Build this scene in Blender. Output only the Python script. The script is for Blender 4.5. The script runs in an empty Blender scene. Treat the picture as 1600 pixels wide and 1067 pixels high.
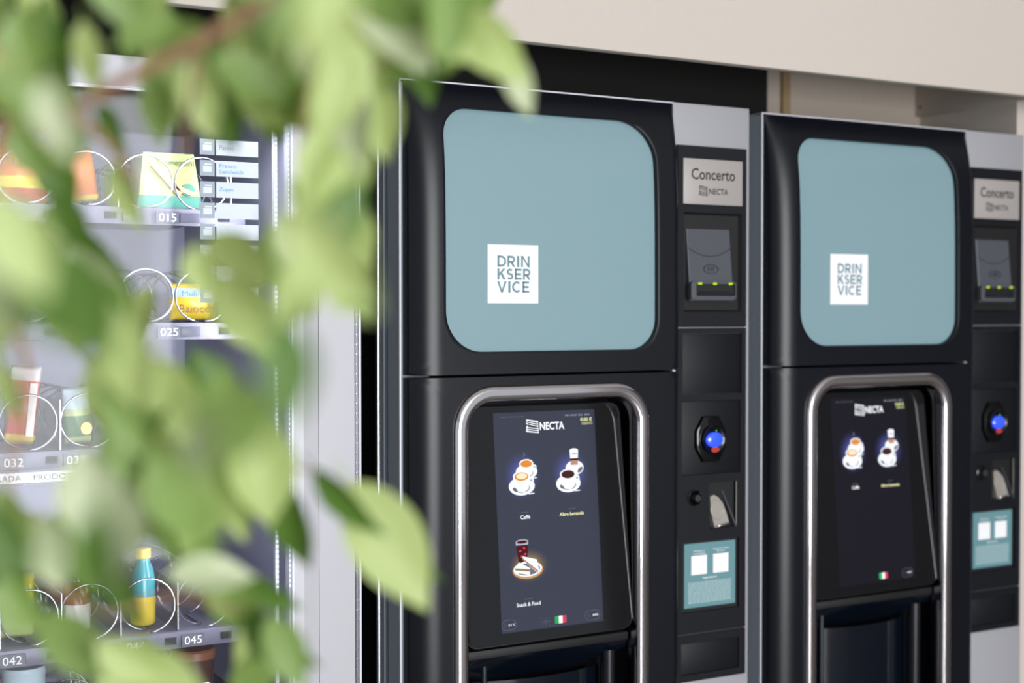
import bpy, bmesh, math, random
from mathutils import Matrix, Vector, Quaternion, Euler

sc = bpy.context.scene
COL = sc.collection
PI = math.pi

# ---------------------------------------------------------------- camera, world, lights, exposure
cam_d = bpy.data.cameras.new('camera')
cam = bpy.data.objects.new('camera', cam_d); COL.objects.link(cam)
cam_d.sensor_width = 36.0; cam_d.lens = 50.0
cam_d.clip_start = 0.05
RM = ((0.86915, -0.49454, -0.00040), (0.01073, 0.01805, 0.99978), (0.49443, 0.86897, -0.02100))
cam.matrix_world = Matrix(((RM[0][0], RM[1][0], -RM[2][0], -0.8801),
                           (RM[0][1], RM[1][1], -RM[2][1], -1.8785),
                           (RM[0][2], RM[1][2], -RM[2][2], 1.4911),
                           (0, 0, 0, 1)))
cam_d.dof.use_dof = True
cam_d.dof.focus_distance = 2.0
cam_d.dof.aperture_fstop = 2.8
sc.camera = cam

sc.view_settings.view_transform = 'Standard'
sc.view_settings.look = 'None'
sc.view_settings.gamma = 1.0
sc.view_settings.use_curve_mapping = False
sc.view_settings.exposure = 0.15

wd = bpy.data.worlds.new('world'); sc.world = wd
wd.use_nodes = True
wd.node_tree.nodes['Background'].inputs[0].default_value = (0.90, 0.94, 1.0, 1)
wd.node_tree.nodes['Background'].inputs[1].default_value = 0.52

def area(name, loc, target, sx, sy, power, color=(1, 1, 1)):
    d = bpy.data.lights.new(name, 'AREA'); d.shape = 'RECTANGLE'
    d.size = sx; d.size_y = sy; d.energy = power; d.color = color
    o = bpy.data.objects.new(name, d); COL.objects.link(o)
    o.location = loc
    o.rotation_euler = (Vector(target) - Vector(loc)).to_track_quat('-Z', 'Y').to_euler()
    return o
area('window_light', (0.0, -5.8, 1.4), (0.0, 0, 1.4), 2.7, 2.5, 255, (0.97, 0.985, 1.0))
area('overhead_fill', (0.8, -1.9, 3.1), (0.6, -0.6, 0), 1.2, 0.5, 22, (1.0, 0.9, 0.8))  # added warm ambient fill from above; no such lamp is known

# ---------------------------------------------------------------- materials
def lin(c):
    return tuple((v / 12.92 if v <= 0.04045 else ((v + 0.055) / 1.055) ** 2.4) for v in (x / 255.0 for x in c)) + (1.0,)
MATS = {}
def pm(name, rgb, rough=0.5, metal=0.0, spec=0.5, emit=None, es=1.0, bump=0.0, bscale=300.0, vary=0.0, coat=0.0):
    if name in MATS: return MATS[name]
    m = bpy.data.materials.new(name); m.use_nodes = True
    nt = m.node_tree; b = nt.nodes['Principled BSDF']
    c = lin(rgb)
    b.inputs['Base Color'].default_value = c
    b.inputs['Roughness'].default_value = rough
    b.inputs['Metallic'].default_value = metal
    b.inputs['Specular IOR Level'].default_value = spec
    if coat: b.inputs['Coat Weight'].default_value = coat; b.inputs['Coat Roughness'].default_value = 0.08
    if emit:
        b.inputs['Emission Color'].default_value = lin(emit); b.inputs['Emission Strength'].default_value = es
    if bump or vary:
        tc = nt.nodes.new('ShaderNodeTexCoord'); no = nt.nodes.new('ShaderNodeTexNoise')
        no.inputs['Scale'].default_value = bscale; no.inputs['Detail'].default_value = 3
        nt.links.new(tc.outputs['Object'], no.inputs['Vector'])
        if bump:
            bp = nt.nodes.new('ShaderNodeBump'); bp.inputs['Strength'].default_value = bump
            bp.inputs['Distance'].default_value = 0.0006
            nt.links.new(no.outputs['Fac'], bp.inputs['Height']); nt.links.new(bp.outputs['Normal'], b.inputs['Normal'])
        if vary:
            mx = nt.nodes.new('ShaderNodeMix'); mx.data_type = 'RGBA'
            mx.inputs[6].default_value = c
            mx.inputs[7].default_value = tuple(v * (1 - vary) for v in c[:3]) + (1,)
            nt.links.new(no.outputs['Fac'], mx.inputs[0]); nt.links.new(mx.outputs[2], b.inputs['Base Color'])
    MATS[name] = m
    return m
def lit(name, rgb, es=1.0):
    """something that gives off light: a lamp or lit pixels of a display"""
    if name in MATS: return MATS[name]
    m = bpy.data.materials.new(name); m.use_nodes = True
    nt = m.node_tree; nt.nodes.clear()
    e = nt.nodes.new('ShaderNodeEmission'); o = nt.nodes.new('ShaderNodeOutputMaterial')
    e.inputs[0].default_value = lin(rgb); e.inputs[1].default_value = es
    nt.links.new(e.outputs[0], o.inputs[0]); MATS[name] = m
    return m
def screen_glow(name, rgb, es):
    """soft halo printed on the display behind a picture: fades with the distance from its centre"""
    if name in MATS: return MATS[name]
    m = bpy.data.materials.new(name); m.use_nodes = True
    nt = m.node_tree; nt.nodes.clear()
    o = nt.nodes.new('ShaderNodeOutputMaterial'); e = nt.nodes.new('ShaderNodeEmission'); t = nt.nodes.new('ShaderNodeBsdfTransparent')
    mix = nt.nodes.new('ShaderNodeMixShader'); uv = nt.nodes.new('ShaderNodeUVMap')
    gr = nt.nodes.new('ShaderNodeTexGradient'); gr.gradient_type = 'QUADRATIC_SPHERE'
    e.inputs[0].default_value = lin(rgb); e.inputs[1].default_value = es
    nt.links.new(uv.outputs[0], gr.inputs[0]); nt.links.new(gr.outputs['Fac'], mix.inputs[0])
    nt.links.new(t.outputs[0], mix.inputs[1]); nt.links.new(e.outputs[0], mix.inputs[2])
    nt.links.new(mix.outputs[0], o.inputs[0]); MATS[name] = m
    return m
def pane_mat(name, tint=(1, 1, 1), rough=0.0, base=0.04):
    if name in MATS: return MATS[name]
    m = bpy.data.materials.new(name); m.use_nodes = True
    nt = m.node_tree; nt.nodes.clear()
    o = nt.nodes.new('ShaderNodeOutputMaterial'); t = nt.nodes.new('ShaderNodeBsdfTransparent'); g = nt.nodes.new('ShaderNodeBsdfGlossy')
    mix = nt.nodes.new('ShaderNodeMixShader'); lw = nt.nodes.new('ShaderNodeFresnel'); lw.inputs[0].default_value = 1.27
    t.inputs[0].default_value = tint + (1,); g.inputs['Roughness'].default_value = rough
    nt.links.new(lw.outputs[0], mix.inputs[0]); nt.links.new(t.outputs[0], mix.inputs[1]); nt.links.new(g.outputs[0], mix.inputs[2])
    nt.links.new(mix.outputs[0], o.inputs[0]); MATS[name] = m
    return m
def leaf_mat(name, rgb, trans):
    m = bpy.data.materials.new(name); m.use_nodes = True
    nt = m.node_tree; nt.nodes.clear()
    o = nt.nodes.new('ShaderNodeOutputMaterial')
    b = nt.nodes.new('ShaderNodeBsdfPrincipled'); tr = nt.nodes.new('ShaderNodeBsdfTranslucent'); mx = nt.nodes.new('ShaderNodeMixShader')
    uv = nt.nodes.new('ShaderNodeUVMap'); no = nt.nodes.new('ShaderNodeTexNoise'); no.inputs['Scale'].default_value = 4
    wv = nt.nodes.new('ShaderNodeTexWave'); wv.inputs['Scale'].default_value = 5; wv.inputs['Distortion'].default_value = 2
    cm = nt.nodes.new('ShaderNodeMix'); cm.data_type = 'RGBA'
    c = lin(rgb)
    cm.inputs[6].default_value = c; cm.inputs[7].default_value = tuple(v * 0.72 for v in c[:3]) + (1,)
    nt.links.new(uv.outputs[0], no.inputs['Vector']); nt.links.new(uv.outputs[0], wv.inputs['Vector'])
    ml = nt.nodes.new('ShaderNodeMath'); ml.operation = 'MULTIPLY'
    nt.links.new(no.outputs['Fac'], ml.inputs[0]); nt.links.new(wv.outputs['Fac'], ml.inputs[1])
    nt.links.new(ml.outputs[0], cm.inputs[0])
    nt.links.new(cm.outputs[2], b.inputs['Base Color'])
    b.inputs['Roughness'].default_value = 0.45
    tr.inputs[0].default_value = lin(trans)
    mx.inputs[0].default_value = 0.35
    nt.links.new(b.outputs[0], mx.inputs[1]); nt.links.new(tr.outputs[0], mx.inputs[2]); nt.links.new(mx.outputs[0], o.inputs[0])
    MATS[name] = m
    return m

black_shell = pm('black_shell', (11, 14, 22), 0.34, spec=0.36, bump=0.05, bscale=900)
black_panel = pm('black_panel', (13, 15, 22), 0.48, spec=0.35, bump=0.03, bscale=700)
deep_black = pm('deep_black', (9, 10, 12), 0.6)
gloss_black = pm('gloss_black', (10, 10, 12), 0.09)
recess_black = pm('recess_black', (12, 14, 22), 0.28)
grey_metal = pm('grey_metal', (172, 172, 178), 0.42, metal=0.15, bump=0.02, bscale=500)
dark_side = pm('dark_side', (120, 128, 138), 0.4, metal=0.1)
cabinet_dark = pm('cabinet_dark', (20, 26, 30), 0.45)
bright_edge = pm('bright_edge', (235, 236, 245), 0.25, metal=0.35)
chrome = pm('chrome', (226, 222, 226), 0.1, metal=1.0)
steel = pm('steel', (186, 180, 172), 0.32, metal=0.45)
teal = pm('teal', (132, 161, 169), 0.3, coat=0.3)
white_print = pm('white_print', (247, 247, 250), 0.5)
teal_print = pm('teal_print', (140, 176, 184), 0.5)
dark_print = pm('dark_print', (28, 26, 28), 0.5)
plate_silver = pm('plate_silver', (172, 166, 163), 0.4, metal=0.1)
reader_grey = pm('reader_grey', (78, 80, 88), 0.45)
reader_line = pm('reader_line', (48, 49, 55), 0.5)
label_teal = pm('label_teal', (104, 146, 153), 0.4)
glass_dark = pm('glass_dark', (14, 15, 18), 0.06, spec=0.5)
lens_blue = pm('lens_blue', (40, 70, 220), 0.08, emit=(50, 85, 255), es=0.75, coat=1.0)
led_green = lit('led_green', (190, 230, 20), 1.0)
dot_green = lit('dot_green', (90, 220, 60), 0.9)
red_print = pm('red_print', (200, 60, 40), 0.45)
bay_glass = pm('bay_glass', (10, 16, 26), 0.12)
bay_post = pm('bay_post', (60, 66, 74), 0.25, metal=0.7)

# ---------------------------------------------------------------- mesh helpers
def finish(name, bm, mats, parent=None, smooth=None, loc=None):
    me = bpy.data.meshes.new(name)
    bm.normal_update(); bm.to_mesh(me); bm.free()
    if not isinstance(mats, (list, tuple)): mats = [mats]
    for m in mats: me.materials.append(m)
    if smooth is not None:
        if smooth == 'all':
            for p in me.polygons: p.use_smooth = True
        else:
            try:
                me.shade_smooth() if False else None
            except Exception: pass
            for p in me.polygons: p.use_smooth = True
            try: me.set_sharp_from_angle(angle=smooth)
            except Exception: pass
    o = bpy.data.objects.new(name, me); COL.objects.link(o)
    if parent: o.parent = parent
    if loc: o.location = loc
    return o
def tag(o, label=None, cat=None, group=None, kind=None):
    if label: o['label'] = label
    if cat: o['category'] = cat
    if group: o['group'] = group
    if kind: o['kind'] = kind
    return o
def empty(name, loc, label, cat, group=None, rz=0.0):
    o = bpy.data.objects.new(name, None); COL.objects.link(o)
    o.empty_display_size = 0.1
    o.location = loc; o.rotation_euler = (0, 0, rz)
    return tag(o, label, cat, group)
def box(bm, x0, x1, y0, y1, z0, z1, mi=0):
    v = [bm.verts.new(p) for p in ((x0,y0,z0),(x1,y0,z0),(x1,y1,z0),(x0,y1,z0),(x0,y0,z1),(x1,y0,z1),(x1,y1,z1),(x0,y1,z1))]
    for f in ((3,2,1,0),(4,5,6,7),(0,1,5,4),(1,2,6,5),(2,3,7,6),(3,0,4,7)):
        fc = bm.faces.new([v[i] for i in f]); fc.material_index = mi
    return v
def bevel(bm, w, seg=2):
    bmesh.ops.bevel(bm, geom=list(bm.edges), offset=w, segments=seg, affect='EDGES', profile=0.5, clamp_overlap=True)
def bbox(name, x0, x1, y0, y1, z0, z1, m, parent=None, bev=0.0, seg=2):
    bm = bmesh.new(); box(bm, x0, x1, y0, y1, z0, z1)
    if bev: bevel(bm, bev, seg)
    return finish(name, bm, m, parent, smooth=0.6 if bev else None)
def rrect(x0, x1, z0, z1, r, n=8):
    """counter-clockwise (seen from -y) rounded rectangle; r a number or (bl, br, tr, tl)"""
    if not isinstance(r, (tuple, list)): r = (r,) * 4
    pts = []
    for (cx, cz, a0, rr) in ((x0 + r[0], z0 + r[0], PI, r[0]), (x1 - r[1], z0 + r[1], 1.5 * PI, r[1]),
                             (x1 - r[2], z1 - r[2], 0, r[2]), (x0 + r[3], z1 - r[3], 0.5 * PI, r[3])):
        for k in range(n + 1):
            a = a0 + 0.5 * PI * k / n
            pts.append((cx + rr * math.cos(a), cz + rr * math.sin(a)))
    return pts
def resample(pts, n):
    """n points at even arc length round a closed loop"""
    L = [0.0]
    for i in range(len(pts)):
        a, b = pts[i], pts[(i + 1) % len(pts)]
        L.append(L[-1] + math.hypot(b[0] - a[0], b[1] - a[1]))
    out = []; j = 0
    for k in range(n):
        s = L[-1] * k / n
        while L[j + 1] < s: j += 1
        a, b = pts[j], pts[(j + 1) % len(pts)]
        t = (s - L[j]) / max(1e-9, L[j + 1] - L[j])
        out.append((a[0] + (b[0] - a[0]) * t, a[1] + (b[1] - a[1]) * t))
    return out
def slab(bm, pts, yf, yb, mi=0, bev=0.0):
    """prism with outline pts (x, z) from front depth yf back to yb"""
    n = len(pts)
    f = [bm.verts.new((x, yf, z)) for x, z in pts]; b = [bm.verts.new((x, yb, z)) for x, z in pts]
    fs = [bm.faces.new(f), bm.faces.new(b[::-1])]
    for i in range(n):
        j = (i + 1) % n
        fs.append(bm.faces.new((f[i], b[i], b[j], f[j])))
    for q in fs: q.material_index = mi
    if bev:
        ed = [e for e in bm.edges if e.verts[0] in f and e.verts[1] in f]
        bmesh.ops.bevel(bm, geom=ed, offset=bev, segments=2, affect='EDGES', profile=0.5)
def pslab(name, pts, yf, yb, m, parent=None, bev=0.0, smooth=0.6):
    bm = bmesh.new(); slab(bm, pts, yf, yb, 0, bev)
    return finish(name, bm, m, parent, smooth=smooth)
def tube(bm, path, radii, sides=8, mi=0, cap=True):
    """tube along 3-D points"""
    rings = []
    up = Vector((0.13, 0.31, 0.94))
    P = [Vector(q) for q in path]
    for i, q in enumerate(P):
        t = (P[min(i + 1, len(P) - 1)] - P[max(i - 1, 0)]).normalized()
        a = t.cross(up)
        if a.length < 1e-4: a = t.cross(Vector((1, 0, 0)))
        a.normalize(); b = t.cross(a); up = -b if False else b.cross(t) * 0 + up
        r = radii[i] if isinstance(radii, (list, tuple)) else radii
        rings.append([bm.verts.new(q + a * (r * math.cos(2 * PI * k / sides)) + b * (r * math.sin(2 * PI * k / sides))) for k in range(sides)])
    for i in range(len(rings) - 1):
        for k in range(sides):
            l = (k + 1) % sides
            f = bm.faces.new((rings[i][k], rings[i][l], rings[i + 1][l], rings[i + 1][k])); f.material_index = mi
    if cap:
        for rr in (rings[0], rings[-1][::-1]):
            f = bm.faces.new(rr[::-1]); f.material_index = mi
def lathe(bm, prof, c=(0, 0, 0), seg=24, axis='z', mi=0):
    """profile (radius, height) turned round an axis; mi may be a function of the ring"""
    rings = []
    for r, h in prof:
        row = []
        for k in range(seg):
            a = 2 * PI * k / seg; x, y = r * math.cos(a), r * math.sin(a)
            p = (x, y, h) if axis == 'z' else (x, -h, y)
            row.append(bm.verts.new((c[0] + p[0], c[1] + p[1], c[2] + p[2])))
        rings.append(row)
    for i in range(len(rings) - 1):
        for k in range(seg):
            l = (k + 1) % seg
            f = bm.faces.new((rings[i][k], rings[i][l], rings[i + 1][l], rings[i + 1][k]))
            f.material_index = mi(i) if callable(mi) else mi
    for i, rr in ((0, rings[0][::-1]), (len(rings) - 2, rings[-1])):
        if prof[0 if i == 0 else -1][0] > 1e-5:
            f = bm.faces.new(rr); f.material_index = mi(i) if callable(mi) else mi
def plate(name, x0, x1, z0, z1, yf, yb, holes, m, parent):
    """flat plate with rectangular holes cut through it"""
    xs = sorted({x0, x1, *[h[0] for h in holes], *[h[1] for h in holes]})
    zs = sorted({z0, z1, *[h[2] for h in holes], *[h[3] for h in holes]})
    bm = bmesh.new(); V = {}
    def vt(i, j, y):
        k = (i, j, y)
        if k not in V: V[k] = bm.verts.new((xs[i], y, zs[j]))
        return V[k]
    def solid(i, j):
        if i < 0 or j < 0 or i >= len(xs) - 1 or j >= len(zs) - 1: return False
        cx, cz = (xs[i] + xs[i + 1]) / 2, (zs[j] + zs[j + 1]) / 2
        return not any(h[0] < cx < h[1] and h[2] < cz < h[3] for h in holes)
    for i in range(len(xs) - 1):
        for j in range(len(zs) - 1):
            if not solid(i, j): continue
            bm.faces.new((vt(i, j, yf), vt(i + 1, j, yf), vt(i + 1, j + 1, yf), vt(i, j + 1, yf)))
            bm.faces.new((vt(i, j + 1, yb), vt(i + 1, j + 1, yb), vt(i + 1, j, yb), vt(i, j, yb)))
            for (a, b, p, q) in ((i - 1, j, (i, j), (i, j + 1)), (i + 1, j, (i + 1, j + 1), (i + 1, j)), (i, j - 1, (i + 1, j), (i, j)), (i, j + 1, (i, j + 1), (i + 1, j + 1))):
                if not solid(a, b):
                    bm.faces.new((vt(*p, yf), vt(*q, yf), vt(*q, yb), vt(*p, yb)))
    ed = [e for e in bm.edges if e.is_manifold and abs(e.verts[0].co.y - yf) < 1e-6 and abs(e.verts[1].co.y - yf) < 1e-6
          and e.calc_face_angle(0) > 1.0]
    bmesh.ops.bevel(bm, geom=ed, offset=0.0007, segments=1, affect='EDGES')
    return finish(name, bm, m, parent)
def text(name, body, m, parent, x0, x1, zc, h, y, bold=0.0, align='L', flat=False, thick=0.0002, space=1.0, line=1.0, alt=None):
    """lettering as thin solid letters. Fits the width x0..x1 and the height h (total) round zc; flat: in the XY plane of its parent"""
    cu = bpy.data.curves.new(name, 'FONT'); cu.body = body
    cu.size = 1.0; cu.offset = bold; cu.resolution_u = 3; cu.space_character = space; cu.space_line = line
    cu.align_x = {'L': 'LEFT', 'C': 'CENTER'}[align]; cu.fill_mode = 'FRONT'
    tmp = bpy.data.objects.new('tmp_text', cu); COL.objects.link(tmp)
    bpy.context.view_layer.update()
    dg = bpy.context.evaluated_depsgraph_get()
    me = bpy.data.meshes.new_from_object(tmp.evaluated_get(dg))
    bpy.data.objects.remove(tmp); bpy.data.curves.remove(cu)
    vs = me.vertices
    ax, bx = min(v.co.x for v in vs), max(v.co.x for v in vs); az, bz = min(v.co.y for v in vs), max(v.co.y for v in vs)
    for v in vs:
        x = x0 + (v.co.x - ax) / (bx - ax) * (x1 - x0); z = zc + ((v.co.y - az) / (bz - az) - 0.5) * h
        v.co = (x, z, y) if flat else (x, y, z)
    me.materials.clear(); me.materials.append(m); me.update()
    o = bpy.data.objects.new(name, me); COL.objects.link(o)
    if parent: o.parent = parent
    return o
def ring_sweep(bm, loop, profile, mi=0):
    """sweep a profile (w outwards, y) round a closed (x, z) loop"""
    n = len(loop); rows = []
    for i in range(n):
        a, b = loop[i - 1], loop[(i + 1) % n]
        t = Vector((b[0] - a[0], b[1] - a[1])).normalized(); nx, nz = t.y, -t.x
        rows.append([bm.verts.new((loop[i][0] + nx * w, y, loop[i][1] + nz * w)) for w, y in profile])
    for i in range(n):
        j = (i + 1) % n
        for k in range(len(profile) - 1):
            f = bm.faces.new((rows[i][k], rows[j][k], rows[j][k + 1], rows[i][k + 1])); f.material_index = mi
def capitals(name, rows, m, parent, y):
    """geometric sans capitals built from even strokes; rows of (letter, x0, x1, z0, z1)"""
    bm = bmesh.new()
    def poly(P):
        f = bm.faces.new([bm.verts.new((px, y, pz)) for px, pz in P])
        f.normal_update()
        if f.normal.y > 0: f.normal_flip()
    def stroke(P, s):
        for (ax, az), (cx, cz) in zip(P, P[1:]):
            d = math.hypot(cx - ax, cz - az); nx, nz = -(cz - az) / d * s / 2, (cx - ax) / d * s / 2
            poly([(ax + nx, az + nz), (ax - nx, az - nz), (cx - nx, cz - nz), (cx + nx, cz + nz)])
    def arc(cx, cz, rx, rz, a0, a1, n=14):
        return [(cx + rx * math.cos(math.radians(a0 + (a1 - a0) * k / n)), cz + rz * math.sin(math.radians(a0 + (a1 - a0) * k / n))) for k in range(n + 1)]
    for ch, x0, x1, z0, z1 in rows:
        H = z1 - z0; W = x1 - x0; s = 0.195 * H; l, r, b, t = x0 + s / 2, x1 - s / 2, z0 + s / 2, z1 - s / 2
        if ch in 'DRKEN' : poly([(x0, z0), (x0 + s, z0), (x0 + s, z1), (x0, z1)])
        if ch == 'I': poly([(x0, z0), (x1, z0), (x1, z1), (x0, z1)])
        if ch == 'D':
            q = (t - b) / 2; stroke([(l, t)] + arc(r - q, (t + b) / 2, q, q, 90, -90) + [(l, b)], s)
        if ch == 'R':
            q = 0.235 * H; stroke([(l, t)] + arc(r - q, t - q, q, q, 90, -90) + [(l, t - 2 * q)], s)
            poly([(x0 + 0.36 * W, t - 2 * q), (x0 + 0.66 * W, t - 2 * q + 0.02 * H), (x1, z0), (x1 - 1.2 * s, z0)])
        if ch == 'N':
            poly([(x1 - s, z0), (x1, z0), (x1, z1), (x1 - s, z1)]); poly([(x0, z1), (x0 + 0.95 * s, z1), (x1, z0), (x1 - 0.95 * s, z0)])
        if ch == 'K':
            poly([(x0 + 0.8 * s, z0 + 0.30 * H), (x0 + 0.8 * s, z0 + 0.56 * H), (x1 - 1.35 * s, z1), (x1 - 0.1 * s, z1)])
            poly([(x1 - 1.25 * s, z0), (x1, z0), (x0 + 0.58 * W, z0 + 0.64 * H), (x0 + 0.36 * W, z0 + 0.48 * H)])
        if ch == 'E':
            for zz, w in ((z0, 1.0), (z0 + H / 2 - s / 2, 0.92), (z1 - s, 0.98)): poly([(x0, zz), (x0 + W * w, zz), (x0 + W * w, zz + s), (x0, zz + s)])
        if ch == 'V':
            c = (x0 + x1) / 2
            poly([(x0, z1), (x0 + 1.1 * s, z1), (c + 0.45 * s, z0), (c - 0.45 * s, z0)]); poly([(x1, z1), (x1 - 1.1 * s, z1), (c - 0.45 * s, z0), (c + 0.45 * s, z0)])
        if ch == 'C':
            q = (t - b) / 2; stroke(arc(x0 + s / 2 + q, (t + b) / 2, q, q * 1.02, 48, 312, 22), s)
        if ch == 'S':
            q = (t - b) / 4; c = (x0 + x1) / 2; w = (r - l) / 2
            stroke(arc(c, t - q, w * 0.94, q, 38, 250, 14) + arc(c, b + q, w, q, 70, -142, 14), s)
    return finish(name, bm, m, parent)
def copy_tree(o, parent=None):
    c = o.copy(); COL.objects.link(c)
    if parent: c.parent = parent
    for ch in list(o.children): copy_tree(ch, c)
    return c
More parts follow.
